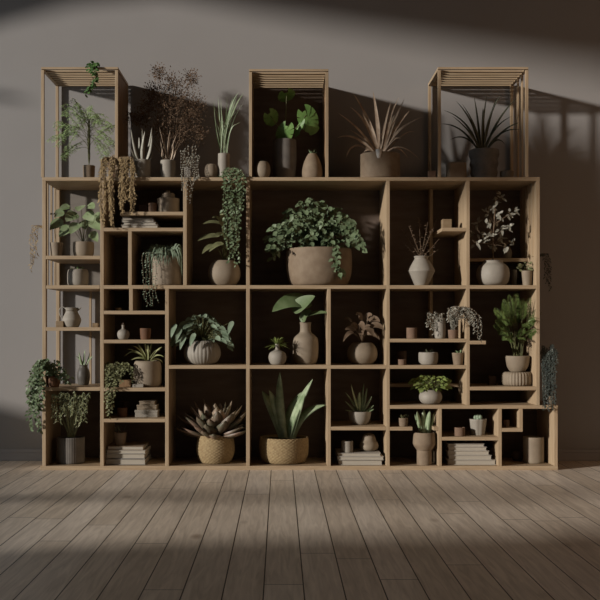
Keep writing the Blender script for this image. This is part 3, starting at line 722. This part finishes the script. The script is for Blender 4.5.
# ============================================================ left column, open part
r = empty('pitcher', (W(71.5, 0, .2).x, .2, top_of(329)), 'white pitcher with curved handle on the left open shelf', 'jug')
PR['jug'] = [(.6, 0), (.78, .05), (1, .32), (.95, .5), (.66, .78), (.64, .9), (.74, 1)]
vessel(r, 62.5, 81, 308, top_of(329), .2, 'jug', white, soil=False, name='body', hollow=.7)
b = MB(); b.tube(catmull([tuple(W(x, y, .2)) for x, y in ((67, 310), (63, 307), (59.5, 309.5), (60, 315), (63, 319.5))], 4), .0026, .0026, 8); b.build('handle', white, r)
b = MB(); b.bez(W(76, 310.5, .2), W(79, 308.5, .19), W(81.5, 307, .18), .016, 'blade', 6, .4, Vector((0, 0, 1)), .003); b.build('spout', white, r)
block('wooden_cube', 'small wooden cube left of white pitcher', 'block', 55.5, 63.5, 321, 329, .16, .04, blockM)
block('wooden_cube', 'tiny wooden cube right of the white pitcher, near the divider', 'block', 92, 98, 323, 329, .12, .03, blockM)
r, c, _ = PL('dark_vase_with_aloe', 'dark grey slim vase with short aloe on left shelf above tall ribbed pot', 77, 90, 365, 389, .2, 'slim', dgrey)
f = MB(); blades(f, .2, [(82, 366, 80, 358, 79, 352), (84, 366, 84, 356, 85, 350), (85, 366, 90, 358, 93, 356), (83, 366, 82, 360, 76, 356), (86, 366, 88, 362, 90, 352)], .013, 'blade', .2, .003, .02)
f.build('leaves', gSnake, r, zmin=None)
r, c, _ = PL('trailing_pothos', 'bushy green plant spilling over left outer side of the shelving', 46.5, 60, 376, 389, .035, 'cup', rust)
f = MB(); s = MB()
for k in range(20):
    x = U(20, 40); yb = U(395, 412) if k > 8 else U(408, 436); x = (37 - k * .9) if k <= 8 else x
    yy = U(-.09, -.03)
    strand(f, s, [c, W(45, 362 + U(-3, 5), -.03), W((x + 42) / 2, 364 + U(0, 8), yy), W(x + 3, 378, yy), W(x + U(-2, 2), (378 + yb) / 2, yy), W(x + (4 if k < 5 else 0), yb, yy)], .0135, .021, .014, 'ovate', .006, .5)
for tx, ty in ((50, 366), (58, 366), (66, 372), (72, 378), (62, 380), (54, 372), (70, 383), (48, 374), (40, 366)):
    strand(f, s, [c, W((52 + tx) / 2, ty - 5, .0), W(tx, ty, -.02)], .0085, .023, .014, 'ovate', .006, .4)
s.build('stems', stemM, r, ymax=.2); f.build('foliage', gDeep, r, ymax=.1)
r, c, _ = PL('drooping_plant_in_ribbed_pot', 'tall drooping olive plant in ribbed pale cylinder pot, bottom left', 57.5, 84.5, 437, 467, .12, 'cyl', greyp, mod=mod_rib(40, .03), n=120)
f = MB(); s = MB()
for k in range(16):
    x = 60 + k * 1.7; 
    s.tube(catmull([tuple(c + Vector((U(-.02, .02), U(-.02, .02), 0))), tuple(W((71 + x) / 2, 418, .1)), tuple(W(x, 397 + U(-3, 5), .06))], 4), .0016, .0008, 4)
for k in range(18):
    x = 53 + k * 2.05; yy = U(-.035, -.015)
    strand(f, s, [W((71 + x) / 2, 398, .05), W(x, 395, 0.0), W(x + U(-1, 1), 392 + U(-5, 3) + 4, yy), W(x + U(-1, 1), 402, yy), W(x + U(-2, 2), U(408, 428), yy)], .0065, .014, .005, 'lance', .003, .9)
blades(f, .1, [(70, 437, 68, 415, 63, 400), (72, 437, 74, 415, 80, 402), (71, 437, 71, 415, 73, 400), (69, 437, 64, 420, 57, 408), (74, 437, 80, 420, 86, 404)], .009, 'blade', .2)
s.build('stems', gSnake, r); f.build('foliage', gOliv, r, xlim=(xf(48), xf(99)))
# ---- second column lower
single('small_dish', 'tiny cream dish on the shelf beneath the small dark compartment', 'bowl', 115.5, 121.5, 308, 312.5, .1, 'bowl', blockM)
r, c, _ = PL('round_bottle_vase', 'small round white bottle vase with narrow neck on second column shelf', 117, 129.5, 325, 341.5, .05, 'flask', white, cat='vase', soil=False)
b = MB(); b.leaf(W(122, 325, .05), (.4, -.2, .6), .016, .012, 'ovate'); b.leaf(W(122, 325, .05), (-.8, -.2, .3), .012, .01, 'ovate'); b.build('sprig', dbrown, r)
single('rust_cup', 'rust brown cup right of the small round bottle vase', 'cup', 140, 151, 328.5, 341.5, .06, 'cup', rust)
r, c, _ = PL('potted_spider_plant', 'spider plant with arching pale leaves in round clay pot, second column', 133.5, 161.5, 361, 389.5, .09, 'drum', cream)
f = MB()
blades(f, .085, [(145, 360, 135, 345, 124, 357), (146, 360, 138, 350, 127, 349), (147, 360, 142, 350, 138, 344), (148, 360, 146, 345, 144, 340), (149, 360, 150, 345, 153, 341), (150, 360, 155, 350, 162, 347), (150, 360, 156, 352, 164, 357), (147, 361, 141, 355, 131, 360), (151, 361, 158, 356, 163, 363), (148, 360, 148, 350, 148, 343), (146, 360, 141, 348, 133, 346), (149, 360, 156, 348, 160, 350)], .012, 'blade', .25, 0, .08)
f.build('leaves', gSpid, r, xlim=(xf(106), xf(164.8)), zmax=zf(341.5) - .012)
r, c, _ = PL('trailing_ivy_pot', 'small-leaved ivy trailing over the shelf left of spider plant', 108, 119, 378, 389.5, .09, 'cup', dgrey)
f = MB(); s = MB()
for k in range(11):
    x = 106 + k * 1.9; yb = (405, 414, 418, 410, 402, 396, 388, 384, 382, 376, 374)[k]
    strand(f, s, [c, W(x + 2, 362 + U(0, 5), .04), W(x, 370, -.015), W(x + U(-1, 1), (372 + yb) / 2, -.025), W(x + U(-1, 1), yb, -.025)], .009, .014, .010, 'ovate', .004, .4)
for k in range(4): strand(f, s, [c, W(122, 364, .05), W(128 + k, 364 + k * 3, .02), W(131 + R() * 2, 370 + k * 4, .0)], .009, .014, .009, 'ovate', .003, .3)
s.build('stems', stemM, r); f.build('foliage', gOliv, r, xlim=(xf(104.5), xf(140)))
block('small_box', 'small brown wooden box in front of the round clay pot', 'box', 119, 131, 380, 389.5, .04, .03, woodB)
block('small_block', 'little white block at the shelf edge before round clay pot', 'block', 132.5, 143.5, 384, 389.5, .005, .02, white)
single('brown_cup', 'brown clay cup on the shelf left of the small stacked boxes', 'cup', 117, 127.5, 408, 420.5, .1, 'cup', rust)
single('dark_cup', 'taller dark cup standing behind the brown clay cup', 'cup', 121, 131, 401.5, 420.5, .2, 'cyl', dbrown)
z = top_of(420.5); G = 'small pale boxes in a stepped stack'
for (x0, x1, zt, lb, m_) in ((135, 157.5, 410, 'widest pale box at the base of the small stepped stack', white), (137, 156.5, 404.8, 'middle pale box of the small stepped stack', cream), (139.5, 154.5, 401, 'smallest pale box topmost on the small stepped stack', cream)):
    z1 = W(0, zt, .08).z; rr = empty('box', (W((x0 + x1) / 2, 0, .08).x, .13, z), lb, 'box', G)
    b = MB(); b.box(W(x0, 0, .08).x, W(x1, 0, .08).x, .08, .18, z, z + (z1 - z) * .7); b.build('body', m_, rr, bevel=.002)
    b = MB(); b.box(W(x0 - .4, 0, .08).x, W(x1 + .4, 0, .08).x, .078, .182, z + (z1 - z) * .7, z1); b.build('lid', m_, rr, bevel=.002)
    z = z1
z = .02; G = 'books lying flat in the bottom of the second column'
z = book('thick grey book at the bottom of the stack under small clay pot', G, 105, 145.5, z, .030, .04, .22, coverG)
z = book('pale grey book second from bottom of stack under small clay pot', G, 105.5, 145, z, .026, .045, .21, coverG)
z = book('thin white book third in the stack under small clay pot', G, 106, 145.5, z, .018, .04, .21, coverW)
z = book('tan book topmost of the stack, carrying the small clay pot', G, 107, 143.5, z, .020, .045, .2, coverT)
r, c, _ = PL('clay_pot_on_books', 'small clay pot with dark sprigs standing on the book stack', 114, 126.5, 432.5, 0, .1, 'taper', sand, bz=z)
f = MB(); blades(f, .1, [(118, 433, 116, 428, 114, 425), (120, 433, 120, 427, 121, 424), (122, 433, 125, 428, 127, 425), (121, 433, 118, 427, 117, 424)], .008, 'blade'); f.build('leaves', gDark, r, zmax=zf(420.5) - .011)
# ---- third column
r, c, _ = PL('sage_plant_in_ribbed_pot', 'grey green broad-leaved plant in round ribbed white pot', 184, 220.5, 341, 367, .115, 'round', white, mod=mod_rib(30, .028), n=150)
f = MB(); s = MB()
for k in range(190):
    a = U(-1, 1); e = R(); x = 201 + a * 26; y = 341 - math.sqrt(max(0, 1 - a * a)) * 27 * e ** .4 + abs(a) * 6
    p = W(x, y, U(.01, .2)); s.tube([c, (c + p) / 2 + Vector((0, 0, .012)), p], .0013, .0009, 4)
    f.leaf(p, (a * 1.0 + U(-.3, .3), -.45, -.15 + (1 - abs(a)) * .35), U(.032, .05), U(.019, .027), 'ovate', .55, .15)
for x, y in ((180, 350), (176, 342), (171, 338), (190, 347), (228, 335)):
    p0 = W(x + 5, y - 14, .02); s.tube([c, W((x + 200) / 2, 330, .06), p0], .0015, .001, 4); f.bez(p0, W(x + 2, y - 10, .0), W(x, y, -.01), .026, 'ovate', 9, .12)
s.build('stems', stemM, r); f.build('leaves', gGrey, r, xlim=(xf(169), xf(234)), ymax=.31)
r, c, _ = PL('agave_in_woven_basket', 'rosy green lotus-shaped agave in woven straw basket pot', 196.5, 234.5, 435, 467, .13, 'basket', straw, mod=mod_weave(26, .02, 420), n=130, smooth=12)
f = MB(); 
fo = MB(); fi = MB()
def agave_leaf(a, e, L, w_, yb, f):
    h = Vector((math.cos(a), math.sin(a) * .75, 0)); d = h * math.cos(e) + Vector((0, 0, math.sin(e))); p = c + h * .012 + Vector((0, 0, .004 + yb))
    pts = [p + d * L * t + Vector((0, 0, (.12 * L * t * t if e < .6 else 0))) for t in [j / 9 for j in range(10)]]
    f.curve_leaf(pts, w_, 'agave', .2, Vector((-d.x * .9, -d.y * .9, 1.0)), .004)
for ring, (n_, e, L, w_) in enumerate(((13, 5, .205, .072), (13, 14, .21, .075), (12, 24, .205, .078), (11, 35, .195, .078), (9, 48, .185, .072), (7, 62, .18, .066), (4, 78, .165, .056))):
    for k in range(n_):
        agave_leaf(2 * math.pi * (k + .5 * ring) / n_ + U(-.12, .12), math.radians(e + U(-5, 5)), L * U(.88, 1.06), w_, ring * .004, fo if ring < 4 else fi)
fo.build('outer_leaves', gRoseD, r, xlim=(xf(170.5), xf(246)), ymax=.33, ymin=-.1)['label'] = 'dark green and rose outer leaves'
fi.build('inner_leaves', gRose, r, ymax=.33)['label'] = 'pale rose inner leaves'
# ---- fourth column
r, c, _ = PL('air_plant_in_bottle', 'spiky tuft in small round bottle vase left of the tall bottle', 268.5, 286.5, 344, 367, .055, 'flask', white, soil=False)
f = MB(); rosette(f, c, 60, (.055, .08), .007, (0, 85), 'blade', .35, .2, .004); f.build('leaves', gYel, r)
r, c, _ = PL('tall_bottle_with_leaves', 'tall cream bottle vase holding broad bright green leaves', 292.5, 318.5, 322.5, 367, .14, 'bottle', cream, soil=False)
f = MB(); s = MB()
f.bez(W(312, 305, .1), W(292, 292, .05), W(272, 312, .03), .105, 'ovate', 14, .12, Vector((.1, -.8, .75)))
f.bez(W(292, 311, .07), W(301, 302, .04), W(315, 296, .03), .085, 'ovate', 14, .1, Vector((-.3, -.8, .5)))
f.bez(W(305, 318, .1), W(312, 310, .05), W(331, 313, .03), .045, 'ovate', 12, .12, Vector((0, -.6, 1)))
f.bez(W(301, 322, .11), W(304, 312, .08), W(312, 311, .05), .05, 'ovate', 12, .12, Vector((-.2, -.8, .5)))
for x, y in ((304, 303), (297, 306), (306, 317), (302, 320)): s.tube([c - Vector((0, 0, .02)), W(304, 315, .13), W(x, y, .1)], .002, .0015, 5)
s.build('stems', stemM, r); f.build('leaves', gSoft, r)
r, c, _ = PL('snake_plant_in_woven_bowl', 'big upright striped green leaves in wide woven straw bowl', 259.5, 308.5, 437, 467, .14, 'wide', straw, mod=mod_weave(34, .016, 420), n=160, smooth=12)
f = MB()
blades(f, .13, [(283, 438, 272, 405, 262, 391, .050), (288, 438, 296, 405, 313, 379, .040), (284, 438, 278, 400, 280, 372, .044), (286, 438, 290, 400, 308, 391, .055), (292, 438, 300, 408, 326, 405, .042), (284, 438, 278, 408, 269, 390, .045), (290, 438, 300, 405, 305, 392, .035)], .05, 'thick', .22, .003, .09)
f.build('leaves', gSnake, r, ymax=.3, xlim=(xf(252), xf(326.5)))
r, c, _ = PL('bronze_plant_in_round_pot', 'bronze brown leafy plant in squat round cream pot', 347, 377.5, 343, 367, .14, 'round', cream)
f = MB(); s = MB()
for bx, by, tx, ty, w_ in ((358, 326, 350, 336, .04), (364, 322, 372, 316, .04), (362, 320, 356, 315, .03), (370, 326, 384, 330, .045), (364, 328, 374, 337, .045), (356, 330, 345, 330, .035), (360, 332, 362, 342, .03), (352, 322, 344, 320, .02), (368, 320, 380, 322, .04), (359, 324, 364, 332, .035), (366, 334, 380, 340, .03), (354, 333, 343, 342, .025)):
    yy = U(.02, .14); p0 = W(bx, by, yy); s.tube([c, W((361 + bx) / 2, (by + 340) / 2, .12), p0], .0018, .0012, 4); f.bez(p0, W((bx + tx) / 2, min(by, ty) - 4, yy - .02), W(tx, ty, yy - .04), w_, 'ovate', 9, .15, Vector((U(-.3, .3), -.8, .6)))
s.build('stems', twigM, r); f.build('leaves', gBron, r, xlim=(xf(332), xf(385.5)))
r, c, _ = PL('small_aloe_in_bowl', 'small striped aloe in tapered pale bowl above the books', 348.5, 371, 411.5, 428.5, .12, 'bowl', white)
f = MB()
blades(f, .12, [(358, 412, 352, 400, 345, 392), (359, 412, 354, 398, 351, 384), (360, 412, 358, 395, 360, 392, .022), (361, 412, 362, 395, 364, 383), (362, 412, 366, 395, 367, 388), (363, 412, 369, 402, 372, 396), (358, 413, 350, 406, 345, 401), (363, 413, 370, 409, 374, 405), (357, 413, 350, 411, 345, 410, .012), (364, 413, 369, 412, 374, 409, .012), (360, 412, 356, 402, 356, 398), (361, 412, 365, 402, 366, 398)], .015, 'blade', .2, .004, .05)
f.build('leaves', gSnake, r)
z = .02; G = 'white books under the pebble ornament'
z = book('lowest white book under the stone pebble ornament', G, 338, 382.5, z, .026, .03, .22, coverW)
z = book('middle white book, widest of three under the pebble ornament', G, 337, 384, z, .018, .025, .22, coverW)
z = book('top white book carrying little pot and pebble ornament', G, 337.5, 381, z, .017, .03, .21, coverW)
ZB = z
r, c, _ = PL('tiny_pot_on_books', 'tiny white pot with dark tuft on the white books', 341.5, 353, 441, 0, .07, 'cyl', white, bz=ZB)
f = MB(); rosette(f, c, 14, (.012, .024), .006, (20, 80), 'blade', .2, .1, .012); f.build('leaves', gDark, r)
b = MB(); p = W(369, 0, .12)
PR['pebble'] = [(.4, 0), (.85, .08), (1, .25), (.93, .42), (.72, .6), (.66, .75), (.5, .92), (.1, 1)]
h = W(0, 433, .12).z - ZB
b.lathe(p.x, .12, ZB, catmull([(a * .0475, q * h) for a, q in PR['pebble']], 4), 32, lambda q, z, j: 1 + .05 * math.sin(q * 2 + z * 30) + .03 * math.sin(3 * q))
tag(b.build('pebble_ornament', cream), 'smooth pear-like stone ornament beside tiny pot on the white books', 'ornament')
# ---- fifth column
single('clay_cup', 'pinkish clay cup alone at left on upper fifth column shelf', 'cup', 406.5, 417, 328, 340.5, .05, 'cyl', terra)
r, c, _ = PL('white_vase_with_grey_sprigs', 'slim white vase with grey sprigs left of the pink pot', 434.5, 445.5, 318, 340.5, .06, 'drum', white)
f = MB(); s = MB()
for k in range(9):
    x = 429 + k * 1.7; strand(f, s, [c, W(x, 313 + U(-2, 2), .06), W(x - 1.5, 320, .03), W(x - 1.8 if k < 5 else x - 1, U(326, 336) if k < 5 else 319, .02)], .006, .010, .005, 'lance', .003, .5)
s.build('stems', twigM, r); f.build('foliage', gSilv, r)
r, c, _ = PL('pink_pot_with_drooping_plant', 'small pink pot with grey drooping plant arching past the divider', 448, 458, 330, 340.5, .04, 'cup', terra)
f = MB(); s = MB()
for k in range(46):
    tx = U(447, 481); ty = 309 + abs(tx - 462) ** 1.55 * .2 + U(-3, 14) * (tx - 440) / 30; yy = -.03 - R() * .05
    if tx > 460: yy = U(-.07, -.025)
    strand(f, s, [c, W((453 + tx) / 2 - 2, 306 + U(0, 8), (yy + .04) / 2 - .012), W(tx - 1, min(ty, 318), yy), W(tx, ty, yy)], .006, .011, .0042, 'lance', .003, .5)
s.build('stems', twigM, r, ymax=.1); f.build('foliage', gSilv, r)
single('dark_cup', 'dark brown cup standing behind the tiny orange cup', 'cup', 396.5, 406.5, 351, 367, .10, 'cyl', dbrown)
single('small_clay_cup', 'tiny orange clay cup in front of the dark brown cup', 'cup', 398, 406, 359.5, 367, .03, 'cyl', terra)
r, c, _ = PL('white_bowl_with_dark_succulent', 'white rounded bowl with dark succulent on middle fifth column shelf', 418.5, 438, 352.5, 367, .08, 'wide', white)
f = MB(); rosette(f, c, 16, (.018, .032), .009, (5, 70), 'lance', .1, .1, .012); f.build('leaves', gDark, r, zmax=zf(340.5) - .012)
r, c, _ = PL('green_tuft_in_dark_cup', 'small green tuft in brown tapered cup by the right divider', 452, 464, 353, 367, .06, 'taper', sand)
f = MB(); rosette(f, c, 26, (.02, .034), .010, (10, 80), 'lance', .2, .1, .012); f.build('leaves', gSnake, r, xlim=(xf(449), xf(465.8)), zmax=zf(340.5) - .012)
r, c, _ = PL('green_plant_in_round_pot', 'vivid green leafy plant in round white pot before the set-back shelf', 419, 442, 390, 407, .09, 'round', white)
f = MB(); s = MB(); bush(f, c, (408, 373, 453, 393), 190, .026, .016, 'ovate', .07, .45, s, .15); s.build('stems', stemM, r); f.build('foliage', gYel, r, ymax=.19, zmax=zf(367) - .012)
r, c, _ = PL('tiny_potted_sprig', 'tiny clay pot with sprig on the half shelf left of cactus vase', 398, 408, 418, 428.7, .04, 'cup', sand)
f = MB(); rosette(f, c, 12, (.02, .034), .006, (30, 85), 'blade', .2, .1, .008); f.build('leaves', gOliv, r, zmax=zf(407) - .012)
r, c, _ = PL('cactus_vase', 'upright cactus leaves in tall sand vase with bulging round top', 413, 435.5, 432.5, 467, -.005 + .06, 'head', sand, n=48)
f = MB()
blades(f, .055, [(421, 433, 419, 420, 417, 411, .022), (424, 433, 423, 420, 424, 409, .028), (427, 433, 428, 420, 430, 410, .026), (422, 433, 416, 420, 415, 414, .012), (429, 433, 433, 422, 434, 413, .012)], .02, 'thick', .2, .006, .01)
f.build('leaves', gSnake, r)
single('brown_cup', 'reddish brown cup left of white pot on the lower right shelf', 'cup', 454, 465, 427.5, 438.7, .05, 'cyl', terra)
r, c, _ = PL('white_pot_with_succulent', 'white pot with rounded succulent on lower right shelf above white books', 469, 486.5, 419, 438.7, .1, 'taper', white, mod=mod_rib(8, .05), n=64)
f = MB(); s_ = [(0, 0, .012), (.012, -.005, .01), (-.011, .004, .009), (.002, -.004, .0)]
for dx, dy, dz in s_: f.blob(c + Vector((dx, dy, dz + .004)), .011, .010, .014)
rosette(f, c, 8, (.018, .026), .010, (10, 60), 'lance', .1, .1, .008)
f.build('leaves', gGrey, r, zmax=zf(407) - .012)
z = .02; G = 'white books stepping back in the bottom right stack'
for i, (x1, th, w_) in enumerate(((496, .025, 'lowest and longest white book of the bottom right stack'), (492, .024, 'second white book from the bottom of bottom right stack'), (489.5, .022, 'middle white book of the bottom right stack'), (487, .02, 'white book just beneath the top one, bottom right stack'), (484.5, .015, 'topmost white book of the bottom right stack, under the shelf'))):
    z = book(w_, G, 447.5 + (i % 2) * .8, x1, z, th, .04, .2, coverW)
single('small_clay_cup', 'small reddish cup inside the little square compartment, bottom right', 'cup', 503.5, 509.5, 420, 430, .08, 'cyl', terra)
single('tall_cylinder_vase', 'tall plain cream cylinder vase in the bottom right compartment', 'vase', 523, 544, 437, 467, .13, 'cyl', cream, n=12)
single('dark_round_vase', 'small dark round vase in shadow left of the tall cylinder vase', 'vase', 512, 523, 451, 467, .2, 'round', dbrown)
# trailing blue plant at the right side, on the low extension
r, c, _ = PL('blue_grey_trailing_plant', 'blue grey trailing plant outside the right side, above lowest compartment', 543, 555, 396, 407, .06, 'cup', sand)
f = MB(); s = MB()
for k in range(16):
    x = 541.5 + k * .95
    s.tube([c, W(x, 375, .06), W(x + U(-1, 1), 349 + U(-3, 6), .06)], .001, .0007, 4)
    strand(f, s, [c, W(x, 350 + U(-4, 8), .05), W(x + 1, 352 + U(0, 4), .02), W(x + U(-1, 1), 375, -.015), W(x + U(-1, 1), U(388, 412), -.03)], .0085, .011, .0055, 'lance', .003, .7)
s.build('stems', gBlue, r, xlim=(xf(541), 9)); f.build('foliage', gBlue, r, xlim=(xf(541.2), 9))
# ---- sixth column
r = empty('fluted_pedestal', (W(517, 0, .12).x, .12, top_of(388.5)), 'wide fluted cream drum under the palm pot', 'pot')
vessel(r, 502, 532, 372, top_of(388.5), .12, 'drum', cream, mod=mod_rib(30, .06), soil=False, name='drum', hollow=.1, n=150)
ZP = W(0, 372, .12).z + .0006
s = (D0 + .12) / D0 / 200
b = MB(); b.lathe(W(517, 0, .12).x, .12, ZP - .006, [(.06, 0), (.06, .006)], 32); b.build('lid', cream, r)
r, c, _ = PL('potted_palm', 'feathery green palm in cream cup pot standing on fluted drum', 505.5, 529.5, 356, 0, .12, 'bowl', cream, bz=ZP + .0006)
f = MB(); s = MB()
for tx, ty in ((513, 296), (505, 302), (497, 312), (496, 322), (500, 330), (507, 336), (522, 334), (534, 332), (539, 316), (536, 308), (526, 302), (531, 322), (517, 314), (510, 320), (503, 316)):
    p0 = c + Vector((U(-.022, .022), U(-.015, .015), 0)); q = W(517 + (tx - 517) * .45, max(ty + 6, 326), .1)
    s.tube(catmull([tuple(p0), tuple((p0 + q) / 2), tuple(q)], 3), .0015, .001, 5)
    for j in range(4):
        e = W(tx + U(-5, 5), ty + U(-5, 5), U(-.03, .14))
        frond(f, s, q, (q + e) / 2 + Vector((0, 0, .02)), e, 17, .024, .0036, .4, .25)
s.build('stems', stemM, r); f.build('fronds', gPalm, r, xlim=(xf(488), xf(535.9)), ymax=.31)
block('small_box', 'small dark box on the shelf left of the fluted drum', 'box', 489, 496.5, 376, 388.5, .14, .04, dbrown)

# ============================================================ light and camera
w = bpy.data.worlds.new('World'); sc.world = w; w.use_nodes = True
bg = w.node_tree.nodes['Background']; bg.inputs[0].default_value = (1.0, 0.74, 0.52, 1); bg.inputs[1].default_value = 0.032
def light(name, kind, loc, direction, energy, col, **k):
    d = bpy.data.lights.new(name, kind); d.energy = energy; d.color = col
    for a, v in k.items(): setattr(d, a, v)
    o = bpy.data.objects.new(name, d); C.objects.link(o); o.location = loc
    o.rotation_euler = Vector(direction).to_track_quat('-Z', 'Y').to_euler(); return o
light('sun', 'SUN', (-8, -4, 4), (KX, 1, -KZ), 4.0, (1.0, 0.93, 0.85), angle=math.radians(3.0))
light('left_sky_fill', 'AREA', (-3.4, -1.4, 1.6), (1, .25, -.1), 15.0, (0.66, 0.84, 1.0), shape='RECTANGLE', size=2.6, size_y=2.4)  # unseen area lamp added outside the opening as cool sky fill
light('front_fill', 'AREA', (-2.4, -6.8, 2.2), (2.4, 7, -1.2), 3.0, (1.0, 0.76, 0.54), shape='RECTANGLE', size=1.6, size_y=1.6)  # fill light added behind the camera to brighten plants and niches
light('warm_right_fill', 'AREA', (3.6, -2.6, 1.7), (-2.0, 2.9, -.1), 10.0, (1.0, 0.55, 0.27), shape='RECTANGLE', size=1.2, size_y=1.2)  # unseen fill added to warm the right wall and shaded pot sides
cam = bpy.data.cameras.new('camera'); co = bpy.data.objects.new('camera', cam); C.objects.link(co)
co.location = (0, -D0, EYE); co.rotation_euler = (math.pi / 2, 0, 0)
cam.sensor_width = 36; cam.lens = 36 * 1000 / 600
cam.shift_x = (300 - CX) / 600; cam.shift_y = (HY - 300) / 600
cam.clip_start = .05
sc.camera = co
v = sc.view_settings; v.view_transform = 'Standard'; v.look = 'None'; v.exposure = 0.0; v.gamma = 1.0; v.use_curve_mapping = False
